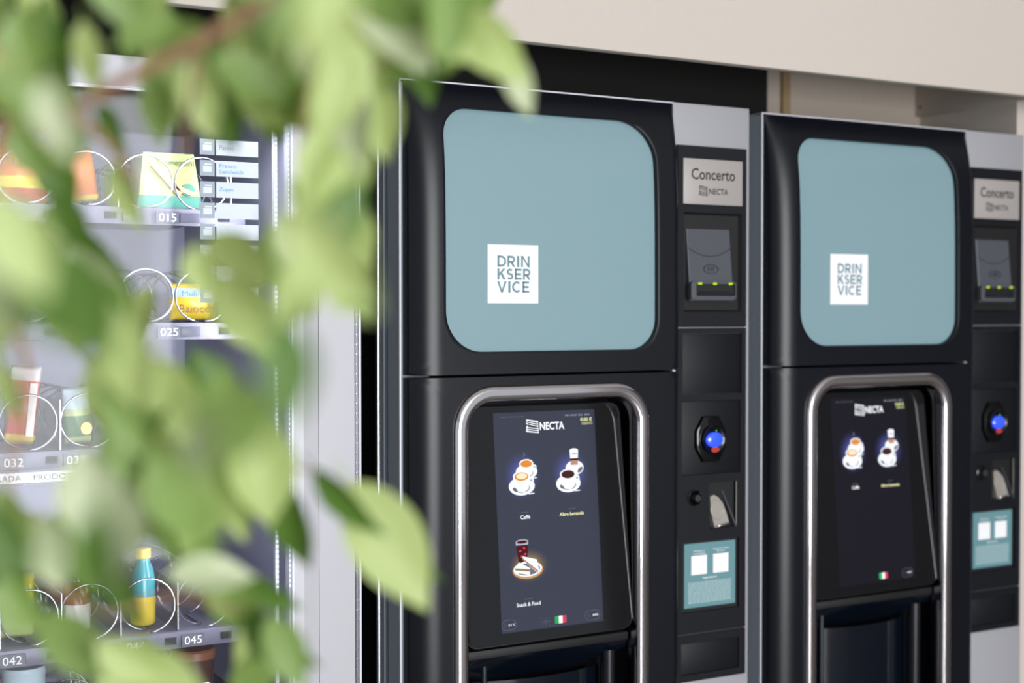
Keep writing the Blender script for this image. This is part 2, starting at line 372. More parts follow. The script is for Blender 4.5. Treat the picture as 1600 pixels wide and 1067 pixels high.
LEAVES=[(-0.5139,-1.1622,1.6592,0.125,0.452,0.547,-0.694,0.06,0.5,0),
(-0.4825,-1.1574,1.6449,0.142,0.203,0.597,-0.763,0.047,0.42,3),
(-0.55,-1.1878,1.6542,0.134,0.468,0.464,-0.74,0.054,0.55,0),
(-0.4909,-1.1173,1.6735,0.172,-0.537,-0.659,0.498,0.045,0.5,1),
(-0.5017,-1.1001,1.6563,0.205,-0.286,-0.573,0.74,0.043,0.5,2),
(-0.5567,-1.1611,1.6479,0.142,0.215,0.468,-0.845,0.037,0.5,3),
(-0.5502,-1.1423,1.6268,0.135,-0.226,-0.713,0.649,0.052,0.55,0),
(-0.5738,-1.1637,1.6148,0.303,-0.38,-0.52,0.702,0.052,0.55,3),
(-0.5341,-1.0826,1.6176,0.371,-0.441,-0.524,0.628,0.054,0.5,1),
(-0.6013,-1.2051,1.6359,0.112,0.058,0.651,-0.749,0.047,0.55,0),
(-0.6043,-1.1686,1.6453,0.068,-0.325,-0.652,0.682,0.047,0.5,3),
(-0.5985,-1.1144,1.6448,0.005,0.129,0.719,-0.683,0.047,0.5,1),
(-0.5966,-1.093,1.6228,0.02,-0.202,-0.772,0.603,0.038,0.55,1),
(-0.6193,-1.1257,1.641,0.319,-0.368,-0.669,0.562,0.051,0.5,0),
(-0.5768,-1.1272,1.6232,0.094,-0.166,-0.644,0.741,0.051,0.5,0),
(-0.5855,-1.1242,1.544,0.181,0.431,0.506,-0.725,0.037,0.55,3),
(-0.5851,-1.1471,1.5567,0.15,0.314,0.685,-0.64,0.052,0.6,0),
(-0.5716,-1.1325,1.5296,0.066,-0.36,-0.57,0.736,0.05,0.6,1),
(-0.599,-1.1631,1.5208,0.112,0.427,0.679,-0.586,0.033,0.5,0),
(-0.5964,-1.1179,1.5476,0.16,-0.41,-0.661,0.608,0.042,0.5,3),
(-0.5843,-1.1013,1.5675,0.087,0.406,0.474,-0.776,0.038,0.5,0),
(-0.5862,-1.1045,1.3922,0.281,-0.347,-0.692,0.567,0.056,0.55,2),
(-0.5829,-1.129,1.4043,0.073,-0.613,-0.485,0.619,0.057,0.36,2),
(-0.5573,-1.1209,1.3933,0.079,0.244,0.539,-0.802,0.087,0.47,0),
(-0.5115,-1.0785,1.3671,0.237,-0.648,-0.495,0.528,0.054,0.34,2),
(-0.6251,-1.1502,1.4388,0.047,-0.161,-0.718,0.675,0.066,0.55,0),
(-0.6259,-1.104,1.4288,0.163,-0.247,-0.611,0.734,0.069,0.5,0),
(-0.6533,-1.1108,1.455,0.038,0.201,0.721,-0.662,0.062,0.55,1),
(-0.6707,-1.1351,1.4665,0.086,-0.295,-0.59,0.747,0.05,0.55,0),
(-0.6351,-1.0748,1.4697,0.156,0.077,0.669,-0.722,0.053,0.6,2),
(-0.6031,-1.059,1.4479,0.15,-0.335,-0.588,0.721,0.04,0.5,2),
(-0.6176,-1.1113,1.3226,0.045,0.548,0.528,-0.647,0.054,0.5,2),
(-0.612,-1.1374,1.3251,0.044,0.201,0.543,-0.814,0.046,0.5,1),
(-0.614,-1.0784,1.3369,0.154,0.567,0.551,-0.592,0.047,0.4,2),
(-0.633,-1.102,1.346,0.049,0.353,0.711,-0.606,0.05,0.5,1),
(-0.6606,-1.1093,1.3462,0.51,0.41,0.339,-0.676,0.049,0.45,3),
(-0.7088,-1.1514,1.3249,0.241,0.414,0.606,-0.635,0.044,0.55,0),
(-0.6871,-1.1296,1.3079,0.274,0.384,0.371,-0.8,0.048,0.5,0),
(-0.7279,-1.1059,1.3315,0.181,0.354,0.459,-0.795,0.055,0.5,1),
(-0.6616,-1.1734,1.5258,0.185,-0.31,-0.682,0.636,0.03,0.7,0),
(-0.6329,-1.1211,1.5111,0.01,-0.394,-0.504,0.768,0.057,0.55,0),
(-0.6095,-1.1118,1.4936,0.004,0.313,0.681,-0.662,0.048,0.5,1),
(-0.6929,-1.1564,1.4934,0.263,-0.334,-0.667,0.612,0.052,0.5,0),
(-0.6996,-1.1176,1.5104,0.036,-0.296,-0.697,0.652,0.05,0.55,1),
(-0.7172,-1.1076,1.5104,0.096,-0.262,-0.681,0.677,0.045,0.55,0),
(-0.7195,-1.071,1.5427,0.118,-0.281,-0.615,0.727,0.047,0.6,1),
(-0.7403,-1.0937,1.5441,0.097,-0.288,-0.547,0.78,0.04,0.6,1),
(-0.7407,-1.0943,1.507,0.12,-0.304,-0.557,0.764,0.032,0.6,0),
(-0.7441,-1.0934,1.4665,0.114,-0.293,-0.677,0.665,0.035,0.4,0),
(-0.7073,-1.1488,1.4675,0.106,-0.268,-0.746,0.6,0.046,0.5,0),
(-0.69,-1.1246,1.4496,0.092,-0.252,-0.711,0.65,0.052,0.5,1),
(-0.7106,-1.1481,1.4221,0.109,-0.085,-0.606,0.783,0.052,0.6,3),
(-0.6915,-1.1362,1.4069,0.218,-0.306,-0.701,0.607,0.047,0.55,3),
(-0.7294,-1.1152,1.3869,0.085,-0.258,-0.697,0.664,0.044,0.6,3),
(-0.7448,-1.0946,1.399,0.103,-0.312,-0.614,0.717,0.043,0.55,0),
(-0.7133,-1.1012,1.3909,0.085,0.094,0.674,-0.728,0.053,0.55,1),
(-0.7507,-1.1268,1.3574,0.091,0.301,0.664,-0.678,0.038,0.6,1),
(-0.666,-1.1047,1.4093,0.117,-0.298,-0.743,0.587,0.05,0.5,1),
(-0.6566,-1.133,1.4114,0.046,-0.249,-0.746,0.615,0.046,0.5,0),
(-0.6577,-1.0871,1.3821,0.017,-0.289,-0.71,0.642,0.042,0.45,1),
(-0.6748,-1.0549,1.3572,0.237,-0.401,-0.658,0.591,0.057,0.3,2),
(-0.6994,-1.1044,1.5859,0.459,0.151,-0.733,0.48,0.033,0.6,1),
(-0.715,-1.0496,1.5837,0.102,0.272,0.721,-0.629,0.04,0.6,2),
(-0.7102,-1.076,1.5568,0.134,-0.353,-0.623,0.685,0.044,0.6,2),
(-0.6825,-1.0913,1.5743,0.22,-0.436,-0.612,0.622,0.041,0.45,0),
(-0.6253,-1.0996,1.6268,0.228,-0.322,-0.705,0.59,0.047,0.5,2),
(-0.6513,-1.1308,1.6269,0.057,-0.213,-0.67,0.709,0.046,0.5,0),
(-0.6582,-1.0809,1.6268,0.116,-0.177,-0.691,0.691,0.043,0.45,1),
(-0.6832,-1.2046,1.6309,0.498,0.236,-0.653,0.519,0.031,0.55,1),
(-0.6584,-1.1959,1.6256,0.638,0.272,-0.635,0.34,0.038,0.5,1),
(-0.7431,-1.1473,1.6414,0.127,-0.23,-0.76,0.594,0.038,0.6,1),
(-0.7186,-1.1035,1.6487,0.163,-0.325,-0.733,0.575,0.034,0.5,2),
(-0.7515,-1.143,1.6193,0.075,-0.263,-0.593,0.757,0.04,0.6,0),
(-0.7111,-1.1425,1.6392,0.138,-0.239,-0.76,0.589,0.039,0.45,0),
(-0.6833,-1.1232,1.6622,0.129,-0.34,-0.669,0.648,0.035,0.5,2),
(-0.7249,-1.1007,1.615,0.126,0.308,0.588,-0.737,0.038,0.5,1),
(-0.7387,-1.1049,1.5934,0.021,-0.285,-0.695,0.659,0.039,0.5,1),
(-0.6785,-1.0467,1.6118,0.138,-0.386,-0.564,0.717,0.04,0.45,2),
(-0.7601,-1.1109,1.3724,0.346,0.016,-0.749,0.565,0.045,0.43,2),
(-0.6316,-1.124,1.4185,0.25,0.021,-0.661,0.708,0.065,0.57,0),
(-0.5109,-1.1709,1.6555,0.58,0.008,-0.59,0.561,0.06,0.47,1),
(-0.7427,-0.9824,1.5553,0.349,-0.181,-0.637,0.663,0.057,0.46,3),
(-0.6777,-1.0526,1.5245,0.065,-0.304,-0.681,0.663,0.044,0.43,2),
(-0.7266,-1.0138,1.6668,0.081,0.12,0.58,-0.802,0.054,0.53,2),
(-0.6371,-1.0165,1.6608,0.051,0.335,0.684,-0.646,0.056,0.57,3),
(-0.5478,-1.2314,1.6623,0.151,-0.078,-0.649,0.742,0.048,0.53,1),
(-0.6869,-0.9349,1.6517,0.149,-0.357,-0.568,0.727,0.054,0.52,1),
(-0.5091,-1.0065,1.6843,0.032,-0.5,-0.58,0.642,0.056,0.56,0),
(-0.6699,-1.1544,1.4317,0.526,-0.343,-0.56,0.54,0.047,0.54,0),
(-0.6836,-0.9192,1.6697,0.217,-0.442,-0.599,0.632,0.052,0.5,2),
(-0.7387,-0.9648,1.5371,0.247,-0.275,-0.557,0.743,0.066,0.55,2),
(-0.5475,-1.0407,1.6702,0.044,-0.448,-0.697,0.558,0.062,0.52,0),
(-0.735,-0.9784,1.631,0.538,0.039,-0.701,0.466,0.049,0.53,1),
(-0.5936,-1.11,1.6683,0.285,-0.145,-0.638,0.7,0.052,0.43,2),
(-0.6194,-0.9347,1.5073,0.395,-0.198,-0.553,0.707,0.047,0.52,0),
(-0.6118,-1.0758,1.6871,0.305,0.128,0.5,-0.8,0.063,0.45,0),
(-0.7217,-0.9091,1.6141,0.384,0.192,0.119,-0.895,0.045,0.48,1),
(-0.6267,-1.0014,1.6795,0.123,0.009,-0.661,0.74,0.054,0.43,1),
(-0.7065,-1.1334,1.6769,0.125,0.323,0.667,-0.66,0.054,0.52,1),
(-0.6421,-0.9254,1.3836,0.163,-0.294,-0.661,0.671,0.045,0.47,0),
(-0.7228,-1.1912,1.4993,0.202,-0.061,0.541,-0.814,0.044,0.56,0),
(-0.7077,-1.2137,1.4884,0.129,-0.158,-0.762,0.615,0.047,0.57,0),
(-0.682,-0.947,1.5449,0.302,-0.353,-0.571,0.677,0.057,0.56,0),
(-0.6337,-0.9352,1.4129,0.294,0.444,0.513,-0.673,0.066,0.48,3),
(-0.6159,-1.0493,1.5361,0.19,0.321,0.441,-0.816,0.047,0.58,0),
(-0.6149,-0.9827,1.4425,0.105,0.047,-0.817,0.564,0.065,0.49,0),
(-0.5372,-1.1708,1.6721,0.287,-0.381,-0.594,0.648,0.044,0.46,0),
(-0.482,-1.1424,1.7004,0.341,0.06,-0.693,0.632,0.065,0.48,1),
(-0.5371,-1.0873,1.678,0.166,0.035,-0.839,0.517,0.055,0.44,0),
(-0.6093,-1.0941,1.6229,0.1,0.567,0.527,-0.625,0.051,0.5,0),
(-0.7661,-1.1726,1.6238,0.576,-0.158,-0.62,0.509,0.043,0.55,1),
(-0.7113,-0.8928,1.3544,0.203,0.329,0.386,-0.838,0.062,0.49,0),
(-0.6291,-0.9379,1.4616,0.068,0.127,0.578,-0.803,0.053,0.52,3),
(-0.7521,-1.0606,1.3909,0.506,-0.085,-0.567,0.644,0.043,0.45,0),
(-0.5505,-1.109,1.6044,0.053,0.069,-0.792,0.604,0.046,0.57,0),
(-0.6311,-1.1142,1.4375,0.316,-0.207,-0.73,0.569,0.044,0.55,0),
(-0.6727,-1.0871,1.387,0.225,-0.598,-0.653,0.407,0.052,0.44,1),
(-0.614,-1.249,1.6197,0.098,0.026,-0.738,0.667,0.053,0.42,0),
(-0.5899,-1.1931,1.6725,0.049,-0.628,-0.502,0.593,0.057,0.46,1),
(-0.7381,-0.979,1.5476,0.218,-0.62,-0.519,0.547,0.046,0.47,3),
(-0.7319,-1.0429,1.3749,0.226,-0.356,-0.582,0.695,0.059,0.42,2),
(-0.5383,-0.9876,1.6597,0.164,-0.469,-0.699,0.514,0.05,0.49,1),
(-0.6301,-0.9724,1.399,0.366,-0.352,-0.519,0.688,0.047,0.48,0),
(-0.7464,-1.0805,1.6733,0.288,-0.114,-0.702,0.641,0.046,0.51,0),
(-0.5221,-1.0423,1.6971,0.004,-0.08,-0.779,0.622,0.046,0.45,0),
(-0.6806,-0.9466,1.5428,0.491,-0.123,-0.7,0.504,0.06,0.44,3),
(-0.593,-0.957,1.3238,0.179,0.167,0.684,-0.688,0.048,0.48,2),
(-0.6743,-1.1219,1.6834,0.189,-0.273,-0.61,0.72,0.049,0.58,0),
(-0.7061,-1.0362,1.6726,0.003,-0.096,0.786,-0.611,0.045,0.52,1),
(-0.6003,-1.0242,1.6564,0.455,-0.132,-0.545,0.692,0.044,0.53,1),
(-0.6717,-1.1549,1.4407,0.604,-0.248,-0.472,0.593,0.05,0.44,2),
(-0.6198,-0.9472,1.7139,0.143,0.07,-0.677,0.719,0.062,0.42,1),
(-0.6984,-0.9237,1.7109,0.161,0.069,0.705,-0.688,0.051,0.49,0),
(-0.7631,-1.1029,1.5311,0.51,-0.286,-0.653,0.481,0.047,0.46,1),
(-0.6717,-1.0192,1.2868,0.035,-0.218,-0.625,0.748,0.048,0.45,0),
(-0.5827,-1.018,1.7176,0.113,-0.166,-0.683,0.702,0.043,0.56,2),
(-0.7615,-1.1478,1.4842,0.473,-0.171,-0.643,0.577,0.059,0.53,0),
(-0.5737,-0.997,1.6768,0.523,-0.216,-0.652,0.505,0.043,0.53,0),
(-0.7421,-1.0505,1.6124,0.347,0.15,-0.656,0.653,0.062,0.57,1),
(-0.7671,-1.174,1.6019,0.369,0.34,0.541,-0.675,0.046,0.42,1),
(-0.7101,-1.1858,1.463,0.082,-0.346,-0.581,0.732,0.048,0.45,1),
(-0.5754,-1.1138,1.6132,0.286,0.077,0.526,-0.797,0.043,0.46,2),
(-0.6032,-1.0665,1.6887,0.304,-0.454,-0.537,0.643,0.062,0.52,0),
(-0.6429,-1.0179,1.65,0.024,0.167,0.629,-0.759,0.051,0.52,0),
(-0.5817,-1.0088,1.3026,0.116,-0.161,0.698,-0.688,0.046,0.48,0),
(-0.574,-1.0307,1.5443,0.061,-0.382,-0.566,0.728,0.065,0.43,1),
(-0.7143,-1.1149,1.528,0.053,0.424,0.673,-0.604,0.054,0.54,3),
(-0.5744,-1.0847,1.6615,0.177,-0.464,-0.569,0.656,0.053,0.43,1),
(-0.5925,-1.158,1.6749,0.61,-0.276,-0.526,0.525,0.066,0.48,0),
(-0.5782,-1.049,1.7008,0.384,0.256,0.459,-0.759,0.054,0.57,2),
(-0.6488,-1.069,1.459,0.049,0.137,0.683,-0.715,0.065,0.42,1),
(-0.6903,-1.0498,1.4645,0.152,0.476,0.59,-0.635,0.061,0.47,3),
(-0.7478,-1.0263,1.4524,0.236,-0.104,-0.761,0.595,0.052,0.51,3),
(-0.5102,-1.0107,1.7278,0.136,-0.188,-0.602,0.764,0.048,0.52,2),
(-0.7536,-1.0635,1.523,0.105,-0.012,-0.803,0.586,0.063,0.43,3),
(-0.6884,-0.949,1.5114,0.174,0.305,0.616,-0.705,0.042,0.56,1),
(-0.6979,-0.9822,1.5286,0.465,0.193,-0.639,0.581,0.059,0.53,3),
(-0.7626,-1.1484,1.5759,0.125,-0.039,-0.78,0.612,0.057,0.44,0),
(-0.7286,-0.9233,1.6919,0.109,0.147,0.729,-0.66,0.062,0.46,2),
(-0.6855,-1.1763,1.4227,0.004,0.288,0.737,-0.612,0.057,0.46,1),
(-0.4504,-1.0964,1.7118,0.21,-0.079,-0.762,0.608,0.043,0.47,1),
(-0.6905,-0.8961,1.6617,0.176,-0.43,-0.723,0.512,0.047,0.46,1),
(-0.7217,-0.9267,1.3247,0.401,0.007,-0.607,0.686,0.061,0.54,0),
(-0.6609,-1.2173,1.4649,0.233,-0.238,-0.752,0.568,0.042,0.56,1),
(-0.5934,-0.9575,1.3584,0.166,-0.146,-0.712,0.667,0.047,0.46,1),
(-0.6949,-1.0256,1.5476,0.096,-0.567,-0.572,0.586,0.059,0.44,2),
(-0.7339,-1.1401,1.3834,0.618,0.11,-0.683,0.374,0.045,0.42,0),
(-0.6075,-1.2033,1.5218,0.32,0.007,-0.717,0.619,0.047,0.5,0),
(-0.6252,-1.0857,1.416,0.012,0.318,0.542,-0.778,0.047,0.43,0),
(-0.7234,-1.0957,1.6817,0.523,-0.155,-0.502,0.671,0.056,0.48,1),
(-0.6251,-1.0883,1.4349,0.105,0.281,0.704,-0.644,0.048,0.57,0),
(-0.7162,-0.8989,1.6603,0.19,-0.257,-0.658,0.681,0.047,0.52,2),
(-0.5895,-1.0867,1.3034,0.158,0.067,-0.847,0.504,0.059,0.42,1),
(-0.6126,-1.2639,1.5525,0.206,0.124,-0.673,0.7,0.055,0.44,2),
(-0.4916,-1.0543,1.7207,0.402,0.165,0.508,-0.744,0.063,0.46,3),
(-0.7418,-1.0335,1.6514,0.153,0.117,0.621,-0.76,0.052,0.46,0),
(-0.6705,-1.0277,1.3796,0.215,-0.141,-0.763,0.593,0.045,0.44,1),
(-0.5403,-1.2093,1.676,0.327,0.012,-0.629,0.705,0.046,0.53,1),
(-0.4985,-1.0555,1.7185,0.122,0.25,0.598,-0.752,0.044,0.53,0),
(-0.6345,-0.9607,1.2806,0.146,-0.1,0.766,-0.618,0.047,0.56,1),
(-0.4514,-1.0874,1.6723,0.561,0.019,-0.684,0.466,0.056,0.5,1),
(-0.5636,-1.1707,1.5775,0.377,0.204,-0.688,0.586,0.058,0.43,0),
(-0.5875,-1.1639,1.5922,0.274,-0.029,-0.647,0.711,0.045,0.45,0),
(-0.6453,-1.1473,1.6249,0.34,0.36,0.524,-0.693,0.044,0.56,1),
(-0.7676,-1.1739,1.3669,0.352,-0.16,-0.765,0.515,0.066,0.58,3),
(-0.6804,-1.0916,1.4245,0.308,-0.185,-0.646,0.674,0.046,0.46,0),
(-0.7666,-1.174,1.5002,0.714,-0.273,-0.49,0.419,0.056,0.45,0),
(-0.7537,-1.0645,1.5561,0.252,-0.608,-0.471,0.587,0.045,0.57,1),
(-0.5808,-1.191,1.6686,0.023,-0.418,-0.544,0.728,0.066,0.48,3),
(-0.6119,-1.0062,1.3816,0.058,0.052,-0.796,0.6,0.049,0.45,1),
(-0.6981,-1.1568,1.4463,0.103,-0.127,-0.614,0.772,0.043,0.45,1),
(-0.5293,-1.0058,1.5704,0.548,-0.241,-0.633,0.491,0.047,0.44,0),
(-0.6972,-0.9321,1.3452,0.34,0.231,0.467,-0.783,0.047,0.43,3),
(-0.7617,-1.1803,1.5152,0.243,-0.102,-0.769,0.582,0.062,0.54,0),
(-0.6225,-1.01,1.4557,0.02,-0.21,-0.556,0.804,0.05,0.54,3),
(-0.5711,-1.1564,1.5306,0.163,-0.092,-0.77,0.61,0.043,0.44,0),
(-0.5653,-1.1363,1.6863,0.394,-0.069,-0.656,0.64,0.05,0.44,0),
(-0.7417,-1.0449,1.3598,0.103,0.047,-0.738,0.665,0.047,0.51,0),
(-0.7982,-1.4175,1.4991,0.318,0.14,0.327,-0.879,0.039,0.5,2),
(-0.7004,-1.4544,1.6038,0.188,0.028,-0.728,0.658,0.037,0.5,0),
(-0.6867,-1.3982,1.6092,0.42,-0.048,-0.573,0.702,0.035,0.5,1),
(-0.7344,-1.4425,1.463,0.556,-0.267,-0.598,0.512,0.048,0.5,3),
(-0.7745,-1.4419,1.433,0.332,-0.309,-0.627,0.633,0.037,0.5,2),
(-0.7731,-1.3854,1.5135,0.085,-0.299,-0.605,0.733,0.043,0.5,2),
(-0.7537,-1.4599,1.4457,0.046,-0.136,-0.78,0.609,0.035,0.5,1),
(-0.722,-1.4455,1.4663,0.325,0.149,-0.807,0.47,0.04,0.5,1),
(-0.7657,-1.3149,1.5803,0.051,-0.261,-0.714,0.648,0.034,0.5,3),
(-0.7275,-1.4747,1.5241,0.009,-0.447,-0.685,0.575,0.044,0.5,0),
(-0.806,-1.4226,1.5291,0.13,0.211,0.655,-0.714,0.04,0.5,0),
(-0.7249,-1.4643,1.4895,0.101,-0.103,-0.627,0.766,0.035,0.5,2),
(-0.7924,-1.3397,1.4258,0.011,0.275,0.671,-0.689,0.038,0.5,2),
(-0.759,-1.4195,1.4317,0.334,-0.062,-0.695,0.633,0.039,0.5,3),
(-0.7753,-1.3111,1.5152,0.426,-0.313,-0.669,0.523,0.04,0.5,3)]
BRANCHES=[[(-0.6297,-1.3031,1.6744,0.0045),(-0.6445,-1.2724,1.64,0.0042),(-0.6554,-1.2434,1.6316,0.0038),(-0.6727,-1.2109,1.6202,0.0035),(-0.6969,-1.1744,1.6061,0.0032),(-0.7186,-1.1394,1.5912,0.0028),(-0.7273,-1.1117,1.5817,0.002)],[(-0.7186,-1.1394,1.5912,0.0022),(-0.7012,-1.1264,1.585,0.002),(-0.6846,-1.1132,1.5722,0.0016),(-0.6721,-1.0977,1.5568,0.001)],[(-0.7675,-1.133,1.6571,0.005),(-0.757,-1.1399,1.6193,0.0042),(-0.7478,-1.1343,1.5924,0.0036),(-0.7528,-1.1209,1.5517,0.003),(-0.7445,-1.1153,1.5033,0.0024),(-0.733,-1.1115,1.4535,0.002),(-0.7404,-1.0971,1.399,0.0016),(-0.7257,-1.0952,1.3499,0.0014)],[(-0.743,-1.1161,1.5066,0.0024),(-0.7152,-1.0976,1.497,0.002),(-0.6927,-1.0878,1.4796,0.0017),(-0.6741,-1.076,1.4505,0.0015),(-0.6602,-1.0844,1.4324,0.0012),(-0.6417,-1.0954,1.4144,0.001)],[(-0.6727,-1.2109,1.6202,0.002),(-0.6636,-1.1705,1.6003,0.0016),(-0.6547,-1.1298,1.5893,0.0014),(-0.6507,-1.1098,1.5567,0.001)],[(-0.6554,-1.2434,1.6316,0.0024),(-0.6067,-1.2016,1.6505,0.002),(-0.5618,-1.181,1.6576,0.0017),(-0.5138,-1.1622,1.661,0.0013),(-0.4825,-1.1574,1.6449,0.0009)],[(-0.5138,-1.1622,1.661,0.0011),(-0.5372,-1.1609,1.6393,0.001),(-0.5502,-1.1423,1.6268,0.0009)],[(-0.6602,-1.0844,1.4324,0.0011),(-0.6291,-1.0909,1.4171,0.001),(-0.5973,-1.0979,1.4033,0.0009),(-0.5717,-1.1126,1.3985,0.0008),(-0.5574,-1.121,1.3885,0.0006)],[(-0.5973,-1.0979,1.4033,0.0008),(-0.5862,-1.1045,1.3915,0.0007)],[(-0.6067,-1.2016,1.6505,0.0014),(-0.5979,-1.1614,1.6166,0.0012),(-0.5904,-1.1322,1.5718,0.001),(-0.5839,-1.1251,1.544,0.0008),(-0.5854,-1.1477,1.5269,0.0006)],[(-0.7257,-1.0952,1.3499,0.0012),(-0.6937,-1.1024,1.3273,0.001),(-0.6607,-1.1095,1.3356,0.0009),(-0.6176,-1.1113,1.3226,0.0007)]]
TRUNK=[(-0.8668, -1.167, 1.7191, 0.006), (-0.7675, -1.133, 1.6571, 0.005)]

# ---------------------------------------------------------------- the setting
wall_beige = pm('wall_beige', (206, 197, 187), 0.75, bump=0.03, bscale=120, vary=0.04)
wall_back_m = pm('wall_back_beige', (204, 190, 176), 0.8, bump=0.03, bscale=120)
dark_opening_m = pm('dark_opening', (20, 17, 15), 0.8, vary=0.3, bscale=9)  # darkness of the opening above the first machine put into the colour
batten_m = pm('batten_wood', (186, 158, 116), 0.6, vary=0.25, bscale=30)
floor_m = pm('floor_grey', (120, 116, 112), 0.4, vary=0.15, bscale=6)

tag(bbox('floor', -6, 4, -7, 1.2, -0.05, 0, floor_m), 'smooth grey floor under the machines', 'floor', kind='structure')
tag(bbox('wall_back', 0.931, 1.36, 0.30, 0.32, 1.86, 2.6, wall_back_m), 'beige board closing the gap above the second drinks machine', 'wall', kind='structure')
tag(bbox('wall_back', -2.6, 0.931, 0.296, 0.32, 1.86, 2.6, dark_opening_m), 'dark brown sheet standing in for the dark opening above the first drinks machine', 'wall', kind='structure')
tag(bbox('wall_back', -2.6, 2.6, 0.80, 0.9, 0, 2.6, wall_back_m), 'beige back wall behind the machines', 'wall', kind='structure')
tag(bbox('wall_right', 1.3430, 2.6, 0.045, 0.80, 0, 2.86, wall_beige), 'beige wall closing the niche to the right of the machines', 'wall', kind='structure')
tag(bbox('ceiling', -2.6, 1.343, -0.05, 0.80, 2.6, 2.66, wall_beige), 'plain unseen board added over the niche to keep it dark', 'ceiling', kind='structure')  # unseen top, added to keep light out of the niche
tag(bbox('ceiling', -6, 3.0, -6.6, -0.072, 2.85, 2.95, pm('ceiling_white', (214, 212, 208), 0.8)), 'plain pale unseen ceiling added in front of the machines', 'ceiling', kind='structure')  # unseen ceiling, added so the door tops reflect something darker
tag(bbox('trim_1', -2.6, 2.6, -0.072, -0.05, 1.8865, 2.86, wall_beige, bev=0.0015), 'wide beige fascia board running above all the machines', 'fascia', kind='structure')
bt = tag(bbox('trim_2', 0.966, 0.984, 0.290, 0.30, 1.86, 2.6, batten_m), 'narrow pale wood strip standing upright on the closing board', 'trim', kind='structure')
rail = tag(bbox('trim_3', 1.330, 1.3430, -0.05, 0.30, 1.898, 2.6, wall_beige, bev=0.001), 'beige mounting board along the top of the side wall', 'trim', kind='structure')
bm = bmesh.new(); lathe(bm, [(0.0001, 0.0012), (0.0035, 0.001), (0.004, 0)], seg=14, axis='z')
sw = finish('screw_cap', bm, pm('screw_brown', (110, 96, 84), 0.5), rail, smooth='all'); sw.rotation_euler = (0, -PI / 2, 0); sw.location = (1.330, 0.285, 1.9165)
tag(bbox('wall_right', 2.9, 3.0, -4.0, -0.05, 0, 2.66, pm('unseen_dark_wall', (62, 50, 42), 0.6, vary=0.3, bscale=5)), 'unseen dark wall added to the right of the niche to darken reflections', 'wall', kind='structure')  # unseen wall, added dark to darken reflections in the second machine

# ---------------------------------------------------------------- hot drinks machine
BULGE, TOPZ = 0.034, 1.8275
def door_y(x, z, xl, xr, top=True):
    D = BULGE * (1 - math.exp(-max(0.0, TOPZ - z) / 0.055)) if top else BULGE
    a, b = 0.045, 0.018
    u = max(0.0, min(1.0, (x - xl) / a)); v = max(0.0, min(1.0, (xr - x) / b))
    return -D * math.sqrt(max(0.0, 1 - (1 - u) ** 2)) * math.sqrt(max(0.0, 1 - (1 - v) ** 2))
def door_shell(name, xl, xr, z0, z1, loop, wall, parent, top):
    """curved door leaf with a rounded opening: rings from the outer edge in to the opening, then the opening's wall"""
    n = len(loop); NR = 22
    cx = sum(p[0] for p in loop) / n; cz = sum(p[1] for p in loop) / n
    outer = []
    # walk the outer rectangle with corners kept: match every loop point by the direction from the opening's centre
    hw, hh = (max(p[0] for p in loop) - min(p[0] for p in loop)) / 2, (max(p[1] for p in loop) - min(p[1] for p in loop)) / 2
    for (x, z) in loop:
        dx, dz = (x - cx) / hw, (z - cz) / hh
        m = max(abs(dx), abs(dz)); dx /= m; dz /= m
        ox = cx + dx * (xr - cx) if dx > 0 else cx + dx * (cx - xl)
        oz = cz + dz * (z1 - cz) if dz > 0 else cz + dz * (cz - z0)
        outer.append((ox, oz))
    for c in ((xl, z0), (xr, z0), (xr, z1), (xl, z1)):
        i = min(range(n), key=lambda k: (outer[k][0] - c[0]) ** 2 + (outer[k][1] - c[1]) ** 2); outer[i] = c
    bm = bmesh.new(); rows = [[bm.verts.new((x, 0.030, z)) for x, z in outer]]
    for r in range(NR + 1):
        s = (r / NR) ** 1.7
        row = []
        for i in range(n):
            x = outer[i][0] + (loop[i][0] - outer[i][0]) * s; z = outer[i][1] + (loop[i][1] - outer[i][1]) * s
            row.append(bm.verts.new((x, door_y(x, z, xl, xr, top), z)))
        rows.append(row)
    last = rows[-1]
    for inset, dy in ((0.0006, 0.0003), (0.0013, 0.0010), (0.0016, 0.0022), (0.0016, wall)):
        row = []
        for i in range(n):
            t2 = Vector((loop[(i + 1) % n][0] - loop[i - 1][0], loop[(i + 1) % n][1] - loop[i - 1][1])).normalized()
            row.append(bm.verts.new((last[i].co.x - t2.y * inset, last[i].co.y + dy, last[i].co.z + t2.x * inset)))
        rows.append(row)
    for a, b in zip(rows, rows[1:]):
        for i in range(n):
            j = (i + 1) % n
            bm.faces.new((a[i], a[j], b[j], b[i]))
    return finish(name, bm, black_shell, parent, smooth=0.7)

